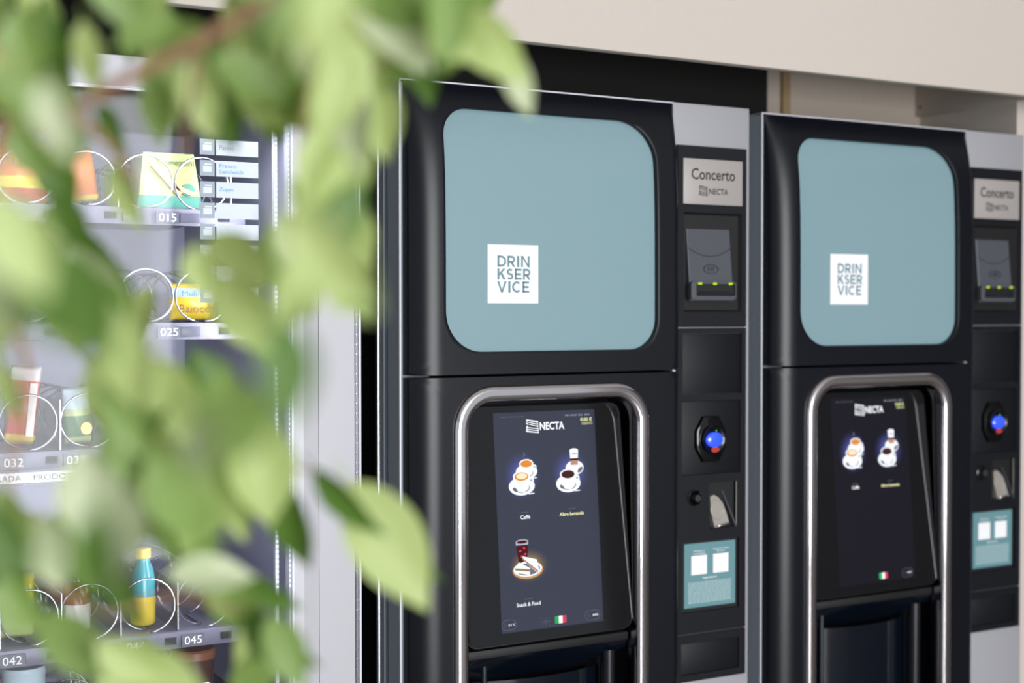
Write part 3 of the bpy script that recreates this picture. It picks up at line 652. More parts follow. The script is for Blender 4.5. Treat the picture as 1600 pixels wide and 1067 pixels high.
def build_machine():
    root = empty('drinks_machine', (0, 0, 0), '', 'vending machine', 'hot drinks machines')
    # carcase
    b = bmesh.new(); box(b, -0.004, 0.646, 0.0695, 0.72, 0.09, 1.815); bevel(b, 0.003)
    finish('cabinet', b, cabinet_dark, root)
    b = bmesh.new()
    for x in (0.05, 0.6):
        for y in (0.12, 0.66): lathe(b, [(0.024, 0), (0.024, 0.012), (0.012, 0.016), (0.012, 0.09)], (x, y, 0), 14)
    finish('foot', b, deep_black, root, smooth=0.6)
    # the deep edge of the door: a folded profile with a shallow rib
    pts = [(0.0004, 0.0035), (-0.0060, 0.0270), (-0.0052, 0.0290), (-0.0068, 0.0350), (-0.0085, 0.0365), (-0.0105, 0.0465), (-0.0105, 0.0618), (0.05, 0.0618), (0.05, 0.0035)]
    b = bmesh.new(); lo = [b.verts.new((x, y, 0.11)) for x, y in pts]; hi = [b.verts.new((x, y, 1.826)) for x, y in pts]
    b.faces.new(lo); b.faces.new(hi[::-1])
    for i in range(len(pts)):
        j = (i + 1) % len(pts); b.faces.new((lo[j], lo[i], hi[i], hi[j]))
    finish('door_side', b, dark_side, root)
    bbox('side_strip', -0.0125, 0.02, 0.0475, 0.0535, 0.11, 1.822, bright_edge, root, 0.001)
    b = bmesh.new(); box(b, 0, 0.0024, -0.001, 0.0036, 0.11, 1.83); box(b, 0.0024, 0.49, -0.0006, 0.05, 1.8279, 1.83)
    finish('door_edge', b, bright_edge, root)
    bbox('door_core', 0.003, 0.4885, 0.05, 0.0615, 0.11, 1.826, deep_black, root)

    # upper door with the teal window
    loop = resample(rrect(0.0585, 0.437, 1.430, 1.7925, (0.062, 0.050, 0.066, 0.046), 16), 360)
    up = door_shell('upper_door', 0.0075, 0.487, 1.3985, TOPZ, loop, 0.012, root, True)
    b = bmesh.new()
    n = 14; G = []
    for j in range(n + 1):
        z = 1.420 + (1.800 - 1.420) * j / n
        yy = -BULGE * (1 - math.exp(-max(0.0, TOPZ - z) / 0.055)) + 0.0085
        G.append([b.verts.new((x, yy, z)) for x in (0.05, 0.445)])
    for j in range(n): b.faces.new((G[j][0], G[j][1], G[j + 1][1], G[j + 1][0]))
    # thickness
    r = bmesh.ops.extrude_face_region(b, geom=list(b.faces))
    for v in [g for g in r['geom'] if isinstance(g, bmesh.types.BMVert)]: v.co.y += 0.003
    bmesh.ops.recalc_face_normals(b, faces=list(b.faces))
    finish('teal_window', b, teal, up, smooth=0.5)['label'] = 'pale teal glossy window'
    yw = -BULGE + 0.0085 - 0.0006
    bbox('logo_sticker', 0.1318, 0.2191, yw - 0.0009, yw + 0.0006, 1.5035, 1.5912, white_print, up)['label'] = 'white square sticker reading DRINKSERVICE'
    y = yw - 0.00105
    k = 0.0873 / 603.0   # sticker is 603 units wide in the measured close-up
    zr = [1.5912 - (299 - 168 + 152 * q) * (0.0877 / 696) for q in range(3)]
    LET = (('D', 293, 398, 0), ('R', 412, 503, 0), ('I', 525, 551, 0), ('N', 574, 676, 0), ('K', 293, 390, 1), ('S', 399, 483, 1), ('E', 497, 580, 1), ('R', 597, 686, 1),
           ('V', 290, 402, 2), ('I', 421, 447, 2), ('C', 465, 567, 2), ('E', 590, 671, 2))
    capitals('lettering', [(ch, 0.1318 + (p0 - 178) * k, 0.1318 + (p1 - 178) * k, zr[q] - 0.0167, zr[q]) for ch, p0, p1, q in LET], pm('teal_letters', (112, 146, 158), 0.5), up, y)

    # lower door with its chrome frame
    RB = (0.083, 0.4055, 0.62, 1.3695)
    loop = resample(rrect(*RB, 0.052, 16), 360)
    low = door_shell('lower_door', 0.0075, 0.487, 0.13, 1.3945, loop, 0.02, root, False)
    b = bmesh.new(); W, H = 0.0118, 0.0165
    prof = [(W, -0.0305)] + [(W * c, -0.0325 - 0.0095 * (1 - abs(c) ** 3.0) ** (1 / 2.4)) for c in [math.cos(PI * q / 16) for q in range(1, 16)]] + [(-W, -0.0305), (-W * 0.9, -0.012)]
    ring_sweep(b, resample(rrect(*RB, 0.052, 12), 200), prof)
    bmesh.ops.recalc_face_normals(b, faces=list(b.faces))
    finish('chrome_frame', b, chrome, root, smooth='all')['label'] = 'polished chrome frame round the screen'
    # niche behind the frame
    b = bmesh.new(); x0, x1, z0, z1 = 0.084, 0.4045, 0.62, 1.3685; yb = 0.049
    P = rrect(x0, x1, z0, z1, 0.05, 6); f = [b.verts.new((x, -0.02, z)) for x, z in P]; k2 = [b.verts.new((x, yb, z)) for x, z in P]
    for i in range(len(P)):
        j = (i + 1) % len(P); b.faces.new((f[j], f[i], k2[i], k2[j]))
    b.faces.new(k2)
    finish('screen_niche', b, recess_black, root, smooth=0.6)

    # tilted touch screen: child coordinates u (right), v (up along the glass), h (out of it)
    ts = finish('touch_screen', bmesh.new(), gloss_black, root)
    ts.location = (0, -0.030, 1.002); ts.rotation_euler = (PI / 2 - math.atan2(0.028, 0.336), 0, 0)
    b = bmesh.new()
    def quadloop(bl, br, tr, tl, r, n=7):
        C = [Vector(q) for q in (bl, br, tr, tl)]; out = []
        for i, c in enumerate(C):
            p, q = C[i - 1], C[(i + 1) % 4]; a = c + (p - c).normalized() * r[i]; d = c + (q - c).normalized() * r[i]
            for k in range(n + 1):
                t = k / n; out.append((a * (1 - t) ** 2 + c * 2 * t * (1 - t) + d * t * t))
        return out
    def prism(bm, P, h1, h0, mi=0):
        f = [bm.verts.new((p[0], p[1], h1)) for p in P]; g = [bm.verts.new((p[0], p[1], h0)) for p in P]
        fs = [bm.faces.new(f), bm.faces.new(g[::-1])]
        for i in range(len(P)):
            j = (i + 1) % len(P); fs.append(bm.faces.new((f[j], f[i], g[i], g[j])))
        for q in fs: q.material_index = mi
    prism(b, quadloop((0.0972, -0.012), (0.3945, -0.010), (0.386, 0.3465), (0.103, 0.3465), (0.02, 0.024, 0.02, 0.02)), -0.004, -0.020)
    o = finish('screen_housing', b, black_panel, ts)
    b = bmesh.new()
    prism(b, quadloop((0.0985, -0.0095), (0.3925, -0.0085), (0.3795, 0.3455), (0.104, 0.3445), (0.019, 0.026, 0.022, 0.02)), 0, -0.004)
    finish('screen_glass', b, glass_dark, ts)
    return root, ts, up

def flatpoly(bm, pts, h, mi):
    f = bm.faces.new([bm.verts.new((x, y, h)) for x, y in pts]); f.material_index = mi
    if f.calc_area() and (f.normal_update() or f.normal.z < 0): f.normal_flip()
def ell(cx, cy, rx, ry, n=24, rot=0.0, a0=0, a1=2 * PI):
    full = abs(a1 - a0 - 2 * PI) < 1e-6
    P = []
    for k in range(n if full else n + 1):
        a = a0 + (a1 - a0) * k / n; x, y = rx * math.cos(a), ry * math.sin(a)
        P.append((cx + x * math.cos(rot) - y * math.sin(rot), cy + x * math.sin(rot) + y * math.cos(rot)))
    return P
def logo(bm, x0, x1, z0, z1, y, mi=0, flat=False, outline=True):
    """the slatted block of the maker's mark: a leaning box cut into horizontal slats"""
    def P(u, v): 
        # corners: top-left, top-right lower, bottom-right, bottom-left
        x = x0 + (x1 - x0) * (u + 0.06 * (v - 0.5) * (1 if u < 0.5 else -0.6)); z = z0 + (z1 - z0) * (v * 0.86 + 0.14 * (1 - u) * (1 if v > 0.5 else -0.0) + (0.0 if u > 0.5 else 0.12 * (1 - v)) * 1.0)
        return (x, z, y) if flat else (x, y, z)
    def q(u0, u1, v0, v1, s0=0, s1=0):
        f = bm.faces.new([bm.verts.new(P(*c)) for c in ((u0, v0 + s0), (u1, v0 + s1), (u1, v1 + s1), (u0, v1 + s0))]); f.material_index = mi
    n = 6
    for i in range(n):
        a = i / n; q(0.14, 0.86, a + 0.035, a + 0.105, 0.02, -0.02)
        q(0.0, 0.14, a + 0.03, a + 0.15, 0, 0.02); q(0.86, 1.0, a + 0.0, a + 0.12, 0.02, 0)
    q(0, 1, 0.95, 1.0); q(0.0, 1, 0.0, 0.05)
s_white = lit('screen_white', (245, 248, 252), 1.0)
s_shade = lit('screen_shade', (176, 186, 200), 0.9)
s_dim = lit('screen_dim', (120, 124, 140), 0.8)
s_orange = lit('screen_orange', (224, 142, 58), 1.0)
s_cream = lit('screen_cream', (250, 232, 196), 1.0)
s_brown = lit('screen_brown', (74, 44, 48), 0.9)
s_latte = lit('screen_latte', (196, 150, 128), 0.9)
s_red = lit('screen_red', (214, 70, 92), 0.95)
s_green = lit('screen_green', (56, 176, 96), 0.9)
s_cola = lit('screen_cola', (88, 34, 40), 0.8)
s_ice = lit('screen_ice', (190, 198, 215), 0.8)
s_wood = lit('screen_wood', (206, 158, 104), 0.9)
s_yellow = lit('screen_yellow', (240, 240, 180), 1.0)
s_dark = lit('screen_dark', (34, 34, 44), 0.6)
glow_blue = screen_glow('screen_glow_blue', (120, 128, 225), 0.95)
glow_warm = screen_glow('screen_glow_warm', (225, 185, 115), 0.9)
SM = [s_white, s_shade, s_orange, s_cream, s_brown, s_latte, s_red, s_green, s_cola, s_ice, s_wood, s_yellow, s_dim, s_dark]
WH, SH, OR, CR, BR, LA, RE, GR, CO, IC, WO, YE, DI, DK = range(14)

def cup(bm, cx, cy, s, drink, h, crema=False, handle=True):
    """a cup on its saucer as the menu shows it; s = half width of the saucer"""
    flatpoly(bm, ell(cx, cy - 0.10 * s, s, 0.62 * s), h, WH)
    flatpoly(bm, ell(cx + 0.02 * s, cy - 0.2 * s, 0.62 * s, 0.36 * s), h + 1e-5, SH)
    flatpoly(bm, [(cx - 0.64 * s, cy + 0.55 * s)] + ell(cx, cy - 0.08 * s, 0.56 * s, 0.42 * s, 12, 0, PI, 2 * PI) + [(cx + 0.64 * s, cy + 0.55 * s)], h + 2e-5, WH)
    if handle:
        flatpoly(bm, ell(cx + 0.72 * s, cy + 0.25 * s, 0.22 * s, 0.2 * s), h + 1.5e-5, WH)
        flatpoly(bm, ell(cx + 0.74 * s, cy + 0.25 * s, 0.1 * s, 0.07 * s), h + 2.5e-5, SH)
    flatpoly(bm, ell(cx, cy + 0.55 * s, 0.66 * s, 0.36 * s), h + 3e-5, WH)
    flatpoly(bm, ell(cx, cy + 0.53 * s, 0.54 * s, 0.28 * s), h + 4e-5, drink)
    if crema: flatpoly(bm, ell(cx + 0.02 * s, cy + 0.56 * s, 0.42 * s, 0.2 * s), h + 5e-5, CR)
    flatpoly(bm, ell(cx - 0.52 * s, cy - 0.32 * s, 0.22 * s, 0.11 * s, 16, -0.6), h + 6e-5, DI)
    flatpoly(bm, [(cx - 0.4 * s, cy - 0.36 * s), (cx + 0.55 * s, cy - 0.68 * s), (cx + 0.95 * s, cy - 0.66 * s), (cx + 0.95 * s, cy - 0.6 * s), (cx + 0.55 * s, cy - 0.6 * s), (cx - 0.38 * s, cy - 0.28 * s)], h + 6e-5, WH)
def halo(name, cx, cy, rx, ry, h, m, parent):
    me = bpy.data.meshes.new(name)
    P = ell(cx, cy, rx, ry, 32)
    me.from_pydata([(x, y, h) for x, y in P], [], [list(range(32))])
    uv = me.uv_layers.new(name='UVMap')
    for i, l in enumerate(uv.data): a = 2 * PI * i / 32; l.uv = (math.cos(a), math.sin(a))
    me.materials.append(m); o = bpy.data.objects.new(name, me); COL.objects.link(o); o.parent = parent
    return o
def fill_screen(ts, snack, bg):
    """everything the touch screen shows; u, v in metres on the glass"""
    b = bmesh.new(); flatpoly(b, [(0.1542, 0.007), (0.3358, 0.007), (0.3358, 0.337), (0.1542, 0.337)], 0.0002, 0)
    finish('display', b, bg, ts)['label'] = 'lit dark blue portrait display'
    b = bmesh.new(); logo(b, 0.2112, 0.2330, 0.3038, 0.3256, 0.0004, 0, True); finish('maker_mark', b, s_white, ts)
    text('lettering', 'NECTA', s_white, ts, 0.2352, 0.2795, 0.3142, 0.0122, 0.0004, bold=0.03, flat=True)
    text('lettering', '...Made to fulfil your needs', s_dim, ts, 0.1645, 0.2075, 0.3300, 0.0030, 0.0004, flat=True)
    text('lettering', 'VEN. 05 DIC 2025 - 08:44', s_shade, ts, 0.2812, 0.3267, 0.3291, 0.0028, 0.0004, flat=True)
    text('lettering', '0.00 €', s_yellow, ts, 0.3093, 0.3304, 0.3220, 0.0056, 0.0004, bold=0.02, flat=True)
    text('lettering', 'CREDITO', s_yellow, ts, 0.3115, 0.3310, 0.3156, 0.0040, 0.0004, flat=True)
    halo('picture_glow', 0.2005, 0.240, 0.036, 0.042, 0.0003, glow_blue, ts)
    b = bmesh.new(); cup(b, 0.2085, 0.2480, 0.0190, OR, 0.0004); cup(b, 0.1990, 0.2270, 0.0228, OR, 0.0006, True)
    for k in range(3): flatpoly(b, ell(0.2045 + 0.0016 * (k % 2), 0.2700 + 0.0022 * k, 0.0009, 0.0016), 0.0004, DI)
    finish('coffee_picture', b, SM, ts)
    halo('picture_glow', 0.2870, 0.240, 0.038, 0.040, 0.0003, glow_blue, ts)
    b = bmesh.new()
    flatpoly(b, ell(0.2950, 0.2475, 0.0165, 0.0115), 0.0004, WH); flatpoly(b, ell(0.3050, 0.2440, 0.006, 0.003, 16, 0.7), 0.00042, DI)
    flatpoly(b, [(0.2885, 0.2460), (0.3005, 0.2460), (0.3025, 0.2740), (0.2870, 0.2740)], 0.00043, WH)
    flatpoly(b, [(0.2882, 0.2520), (0.3010, 0.2520), (0.3018, 0.2615), (0.2876, 0.2615)], 0.00044, LA)
    flatpoly(b, [(0.2878, 0.2590), (0.3016, 0.2590), (0.3018, 0.2622), (0.2876, 0.2622)], 0.00045, CO)
    flatpoly(b, ell(0.29475, 0.2742, 0.0079, 0.0034), 0.00045, WH); flatpoly(b, ell(0.2955, 0.2690, 0.0052, 0.0012), 0.00046, SH)
    cup(b, 0.2822, 0.2262, 0.0222, BR, 0.0006)
    finish('drinks_picture', b, SM, ts)
    b = bmesh.new()
    for (x0, x1, v) in ((0.1958, 0.2086, 0.1848), (0.2793, 0.2934, 0.1848)) + (((0.1952, 0.2098, 0.0543),) if snack else ()):
        flatpoly(b, [(x0, v - 0.0003), (x1, v - 0.0003), (x1, v + 0.0003), (x0, v + 0.0003)], 0.0004, 0)
    finish('menu_dash', b, s_dim, ts)
    text('lettering', 'Caffè', s_white, ts, 0.1944, 0.2115, 0.1777, 0.0060, 0.0004, bold=0.02, flat=True)
    text('lettering', 'Altre bevande', s_yellow, ts, 0.2640, 0.3083, 0.1772, 0.0056, 0.0004, bold=0.02, flat=True)
    if snack:
        halo('picture_glow', 0.206, 0.104, 0.038, 0.028, 0.0003, glow_warm, ts)
        b = bmesh.new()
        flatpoly(b, [(0.1884, 0.1080), (0.2030, 0.1080), (0.2060, 0.1405), (0.1844, 0.1405)], 0.0004, CO)
        flatpoly(b, [(0.1846, 0.1360), (0.2058, 0.1360), (0.2062, 0.1410), (0.1842, 0.1410)], 0.00042, IC)
        flatpoly(b, ell(0.1952, 0.1410, 0.0110, 0.0036), 0.00043, IC); flatpoly(b, ell(0.1952, 0.1405, 0.0092, 0.0024), 0.00044, CO)
        for (x, y, r) in ((0.1915, 0.127, 0.4), (0.1985, 0.131, -0.5), (0.194, 0.119, 0.8), (0.2, 0.122, 0.1)):
            flatpoly(b, ell(x, y, 0.0026, 0.0017, 8, r), 0.00044, RE)
        flatpoly(b, ell(0.2037, 0.0978, 0.0270, 0.0135), 0.0005, WO); flatpoly(b, ell(0.2037, 0.0992, 0.0250, 0.0115), 0.00052, WH)
        flatpoly(b, ell(0.2037, 0.0990, 0.0215, 0.0090), 0.00054, DI)
        flatpoly(b, [(0.1955, 0.1190), (0.2199, 0.1125), (0.2238, 0.0940), (0.2208, 0.0913), (0.1950, 0.1140)], 0.00056, WH)
        flatpoly(b, [(0.1950, 0.1166), (0.2222, 0.0948), (0.2206, 0.0926), (0.1944, 0.1146)], 0.00058, GR)
        flatpoly(b, [(0.1975, 0.1140), (0.2212, 0.0948), (0.2202, 0.0936), (0.1965, 0.1132)], 0.0006, RE)
        flatpoly(b, [(0.1810, 0.1033), (0.1885, 0.1105), (0.2079, 0.1001), (0.2064, 0.0897), (0.1822, 0.0955)], 0.00062, WH)
        flatpoly(b, [(0.1812, 0.1020), (0.2076, 0.0985), (0.2072, 0.0950), (0.1814, 0.0988)], 0.00064, GR)
        flatpoly(b, [(0.1825, 0.1010), (0.2070, 0.0978), (0.2068, 0.0962), (0.1826, 0.0996)], 0.00066, RE)
        finish('snack_picture', b, SM, ts)
        text('lettering', 'Snack & Food', s_white, ts, 0.1816, 0.2235, 0.0466, 0.0058, 0.0004, bold=0.018, flat=True)
    b = bmesh.new(); x0, x1, v0, v1 = 0.2476, 0.2684, 0.0118, 0.0233
    w = (x1 - x0) / 3
    F = rrect(x0, x1, v0, v1, 0.0018, 4)
    flatpoly(b, [(max(x0 + w, min(x, x0 + 2 * w)), y) for x, y in F if True], 0.00042, WH)
    flatpoly(b, [p for p in F if p[0] <= x0 + w] [:5] + [(x0 + w, v0), (x0 + w, v1)] + [p for p in F if p[0] <= x0 + w][5:], 0.0004, GR)
    G = [p for p in F if p[0] >= x0 + 2 * w]
    flatpoly(b, G + [(x0 + 2 * w, v1), (x0 + 2 * w, v0)], 0.0004, RE)
    finish('italian_flag', b, SM, ts)
    if snack:
        b = bmesh.new(); cx, cy, hw, hh = 0.2309, 0.0172, 0.0093, 0.0058
        for (ax, ay) in ((1, 0), (0, 1)):
            flatpoly(b, [(cx - hw if ax else cx - 0.0008, cy - 0.0008 if ax else cy - hh), (cx + hw if ax else cx + 0.0008, cy - 0.0008 if ax else cy - hh), (cx + hw if ax else cx + 0.0008, cy + 0.0008 if ax else cy + hh), (cx - hw if ax else cx - 0.0008, cy + 0.0008 if ax else cy + hh)], 0.0004, 0)
        for s in (1, -1):
            flatpoly(b, [(cx - hw, cy - s * hh), (cx - hw + 0.001, cy - s * hh), (cx + hw, cy + s * hh), (cx + hw - 0.001, cy + s * hh)], 0.0004, 0)
        finish('british_flag', b, lit('screen_faint', (84, 86, 102), 0.9), ts)
    for (x0, x1, zc, body, tx0, tx1) in ((0.1545, 0.1800, 0.0186, '8.5 °C', 0.1662, 0.1776), (0.3024, 0.3300, 0.0182, 'INFO', 0.3165, 0.3266)):
        if not snack and body != 'INFO': continue
        b = bmesh.new()
        P = rrect(x0, x1, zc - 0.0076, zc + 0.0076, 0.0074, 8); Q = rrect(x0 + 0.0005, x1 - 0.0005, zc - 0.0071, zc + 0.0071, 0.007, 8)
        va = [b.verts.new((x, y, 0.0004)) for x, y in P]; vb = [b.verts.new((x, y, 0.0004)) for x, y in Q]
        for i in range(len(P)):
            j = (i + 1) % len(P); b.faces.new((va[i], va[j], vb[j], vb[i]))
        for (u0, u1) in ((x0 + 0.005, x0 + 0.0055), (x0 + 0.0085, x0 + 0.009)):
            flatpoly(b, [(u0, zc - 0.003), (u1, zc - 0.003), (u1, zc + 0.003), (u0, zc + 0.003)], 0.0004, 0)
        finish('screen_button', b, s_dim, ts)
        text('lettering', body, s_white, ts, tx0, tx1, zc, 0.0034, 0.0004, bold=0.02, flat=True)

def build_bay(root):
    """dispensing bay below the screen: sloped hood, curved dark door, side posts, cup stand"""
    bay = finish('dispensing_bay', bmesh.new(), bay_glass, root)
    b = bmesh.new()   # hood: front edge under the screen, curving back
    n = 18; A = []; B = []
    for k in range(n + 1):
        t = k / n; x = 0.098 + (0.392 - 0.098) * t; arc = 1 - (2 * t - 1) ** 2
        A.append(b.verts.new((x, -0.012 , 0.972))); B.append(b.verts.new((x, -0.008 + 0.03 * arc, 0.972 - 0.012 - 0.028 * arc)))
    C = [b.verts.new((v.co.x, v.co.y + 0.004, v.co.z - 0.004)) for v in B]
    for k in range(n):
        b.faces.new((A[k + 1], A[k], B[k], B[k + 1])); b.faces.new((B[k + 1], B[k], C[k], C[k + 1]))
    bmesh.ops.recalc_face_normals(b, faces=list(b.faces))
    finish('hood', b, bay_glass, bay, smooth='all')
    bbox('screen_ledge', 0.098, 0.392, -0.016, 0.04, 0.9705, 0.984, deep_black, bay, 0.002)
    b = bmesh.new(); A = []; B = []   # curved door
    for k in range(n + 1):
        a = PI * (0.12 + 0.76 * k / n); x = 0.245 - 0.128 * math.cos(a); y = 0.046 - 0.048 * math.sin(a)
        A.append(b.verts.new((x, y, 0.660))); B.append(b.verts.new((x, y, 0.928)))
    for k in range(n): b.faces.new((A[k], A[k + 1], B[k + 1], B[k]))
    finish('bay_door', b, bay_glass, bay, smooth='all')
    for x, r, m in ((0.108, 0.006, bay_post), (0.142, 0.0045, bay_post), (0.366, 0.012, recess_black)):
        b = bmesh.new(); lathe(b, [(r, 0), (r, 0.30)], (x, 0.004, 0.655), 14)
        finish('post', b, m, bay, smooth=0.6)
    bbox('cup_stand', 0.12, 0.37, -0.012, 0.045, 0.640, 0.655, recess_black, bay, 0.003)

def build_column(root):
    """grey metal column and the black payment fascia on it"""
    bbox('column', 0.489, 0.646, 0.0, 0.0635, 0.11, 1.8302, grey_metal, root, 0.0012)['label'] = 'grey metal column beside the door'
    X0, X1 = 0.4945, 0.6356
    yf, yb = -0.006, -0.0002
    p1 = plate('payment_fascia', X0, X1, 1.4655, 1.7614, yf, yb, [(0.5065, 0.6250, 1.4905, 1.6527)], black_panel, root)
    p2 = plate('payment_fascia', X0, X1, 0.9625, 1.4638, yf, yb, [(0.5045, 0.6258, 1.3552, 1.4552), (0.5035, 0.6237, 1.2232, 1.3443), (0.5590, 0.6158, 1.1331, 1.2090), (0.5040, 0.6218, 0.9975, 1.1145)], black_panel, root)
    p3 = plate('payment_fascia', X0, X1, 0.8840, 0.9606, yf, yb, [(0.5032, 0.6223, 0.8956, 0.9474)], black_panel, root)
    bbox('blank_cover', 0.5050, 0.6253, -0.0045, yb, 1.3557, 1.4547, black_panel, p2, 0.0005)
    bbox('blank_cover', 0.5037, 0.6218, -0.0045, yb, 0.8961, 0.9469, black_panel, p3, 0.0005)
    bbox('seam_clip', 0.6338, 0.6360, -0.0045, yb, 1.4632, 1.4662, bright_edge, p2)
    # maker's plate
    bp = bbox('brand_plate', 0.5043, 0.6258, -0.0078, yf, 1.6662, 1.7402, plate_silver, root, 0.0006); bp['label'] = 'silver plate reading Concerto'
    text('lettering', 'Concerto', dark_print, bp, 0.5203, 0.6098, 1.7157, 0.0185, -0.0080, bold=0.012)
    b = bmesh.new(); logo(b, 0.5358, 0.5530, 1.6797, 1.6970, -0.0080, 0)
    finish('maker_mark', b, dark_print, bp)
    text('lettering', 'NECTA', dark_print, bp, 0.5562, 0.5952, 1.6880, 0.0098, -0.0080, bold=0.012)

    # banknote reader in its window
    nr = finish('banknote_reader', bmesh.new(), reader_grey, root)
    b = bmesh.new(); x0, x1, z0, z1 = 0.5066, 0.6249, 1.4906, 1.6526
    f = [b.verts.new(p) for p in ((x0, -0.005, z0), (x1, -0.005, z0), (x1, -0.005, z1), (x0, -0.005, z1))]
    k = [b.verts.new((v.co.x + (0.003 if v.co.x < 0.56 else -0.003), -0.0004, v.co.z + (0.003 if v.co.z < 1.57 else -0.003))) for v in f]
    for i in range(4):
        j = (i + 1) % 4; b.faces.new((f[j], f[i], k[i], k[j]))
    b.faces.new(k)
    finish('reader_frame', b, deep_black, nr)
    # the grey cover leans forward towards the mouth
    P = [(0.5155, 1.5100), (0.6045, 1.5100), (0.6030, 1.6262), (0.5145, 1.6262)]
    b = bmesh.new()
    rows = []
    for j in range(9):
        t = j / 8; z = 1.5090 + t * (1.6262 - 1.5090); y = -0.0125 + 0.010 * t
        rows.append([b.verts.new((0.5145 + 0.001 * (1 - t), -0.001, z)), b.verts.new((0.5145 + 0.001 * (1 - t), y + 0.001, z)), b.verts.new((0.5162 + 0.001 * (1 - t), y, z)), b.verts.new((0.6012 + 0.0015 * (1 - t), y, z)), b.verts.new((0.6030 + 0.0015 * (1 - t), y + 0.001, z)), b.verts.new((0.6030 + 0.0015 * (1 - t), -0.001, z))])
    for a, c in zip(rows, rows[1:]):
        for i in range(5): b.faces.new((a[i], a[i + 1], c[i + 1], c[i]))
    b.faces.new(rows[0][::-1]); b.faces.new(rows[-1])
    finish('reader_cover', b, reader_grey, nr)
    ycov = lambda z: -0.0125 + 0.010 * (z - 1.509) / 0.1172
    b = bmesh.new(); pa = []
    for q in range(15):
        t = q / 14; x = 0.5158 + t * (0.6020 - 0.5158); z = 1.5950 - 0.0135 * (1 - (2 * t - 1) ** 2); pa.append((x, ycov(z) - 0.0001, z))
    tube(b, pa, 0.0007, 6)
    finish('curved_groove', b, reader_line, nr, smooth='all')
    b = bmesh.new(); P = ell(0.5600, 1.5605, 0.0148, 0.0072, 28)
    ring_sweep(b, P, [(0.0007, -0.0072), (0.0007, -0.0092), (-0.0007, -0.0092), (-0.0007, -0.0072)])
    for dx in (-0.005, 0.0, 0.005): box(b, 0.5600 + dx - 0.0009, 0.5600 + dx + 0.0009, -0.0091, -0.0075, 1.5575, 1.5640)
    finish('oval_emblem', b, reader_line, nr)
    # mouth: rounded frame round a dark slot, three lamps over it
    b = bmesh.new(); P = rrect(0.5135, 0.6060, 1.5105, 1.5395, 0.005, 6); Q = rrect(0.5235, 0.6035, 1.5165, 1.5362, 0.003, 6)
    fo = [b.verts.new((x, -0.017, z)) for x, z in P]; bo = [b.verts.new((x, -0.008, z)) for x, z in P]
    fi = [b.verts.new((x, -0.0175, z)) for x, z in Q]; bi = [b.verts.new((x, -0.012, z)) for x, z in Q]
    for i in range(len(P)):
        j = (i + 1) % len(P)
        b.faces.new((fo[i], fo[j], fi[j], fi[i])); b.faces.new((fo[j], fo[i], bo[i], bo[j])); b.faces.new((fi[i], fi[j], bi[j], bi[i]))
    finish('note_mouth', b, reader_grey, nr, smooth=0.5)
    bbox('note_slot', 0.5236, 0.6034, -0.0135, -0.0128, 1.5166, 1.5361, deep_black, nr)
    b = bmesh.new()
    f = [b.verts.new(q) for q in ((0.527, -0.0172, 1.5175), (0.600, -0.0172, 1.5175), (0.596, -0.0140, 1.5245), (0.534, -0.0140, 1.5245))]
    b.faces.new(f); bmesh.ops.extrude_face_region(b, geom=list(b.faces))
    finish('note_tongue', b, reader_line, nr)
    for x in (0.5310, 0.5610, 0.5935):
        bbox('indicator_lamp', x - 0.0036, x + 0.0036, -0.0186, -0.0170, 1.5348, 1.5385, led_green, nr, 0.0004)['label'] = 'small yellow-green lamp'

    # card reader
    cr = finish('card_reader', bmesh.new(), black_panel, root)
    bbox('reader_panel', 0.5039, 0.6233, -0.0050, yb, 1.2236, 1.3439, black_panel, cr, 0.0006)
    b = bmesh.new(); cx, cz = 0.5595, 1.2815
    oct_ = [(-0.016, -0.0375), (0.016, -0.0375), (0.0305, -0.014), (0.0305, 0.014), (0.016, 0.0375), (-0.016, 0.0375), (-0.0305, 0.014), (-0.0305, -0.014)]
    slab(b, [(cx + x, cz + z) for x, z in oct_], -0.013, -0.004, 0, 0.004)
    finish('reader_bezel', b, gloss_black, cr, smooth=0.7)
    b = bmesh.new(); lathe(b, [(0.0235, 0.0125), (0.0235, 0.019), (0.0222, 0.0205), (0.0205, 0.0190), (0.0, 0.0178)], (cx, 0, cz), 32, 'y')
    finish('reader_ring', b, gloss_black, cr, smooth=0.7)
    b = bmesh.new()
    lathe(b, [(0.0178 * math.cos(t), 0.0012 + 0.006 * math.sin(t)) for t in [PI / 2 * q / 8 for q in range(9)]], (0, 0, 0), 28, 'y')
    o = finish('sensor_lens', b, lens_blue, cr, smooth='all', loc=(cx, -0.0178, cz - 0.0005)); o.scale = (1, 1, 0.72); o['label'] = 'glowing blue oval lens'
    b = bmesh.new(); lathe(b, [(0.0001, 0.0018), (0.0010, 0.001), (0.0012, 0)], (cx + 0.004, -0.0188, cz + 0.0142), 10, 'y')
    finish('status_dot', b, dot_green, cr)
    b = bmesh.new()
    P = ell(cx + 0.002, cz - 0.0168, 0.0082, 0.0046, 20); slab(b, P, -0.0196, -0.0188)
    for d in (-0.005, -0.0015, 0.002, 0.0055): box(b, cx + 0.002 + d - 0.0004, cx + 0.002 + d + 0.0004, -0.0198, -0.0196, cz - 0.0195, cz - 0.0140, 1)
    finish('red_mark', b, [red_print, pm('red_dark', (110, 26, 20), 0.5)], cr)['label'] = 'small red oval mark'

    # return button and coin entry
    b = bmesh.new(); lathe(b, [(0.0135, 0.004), (0.0135, 0.0085), (0.0118, 0.0095), (0.0102, 0.0075), (0.0102, 0.006), (0.0, 0.006)], (0.5285, 0, 1.1862), 24, 'y')
    rb = finish('return_button', b, gloss_black, root, smooth=0.6)
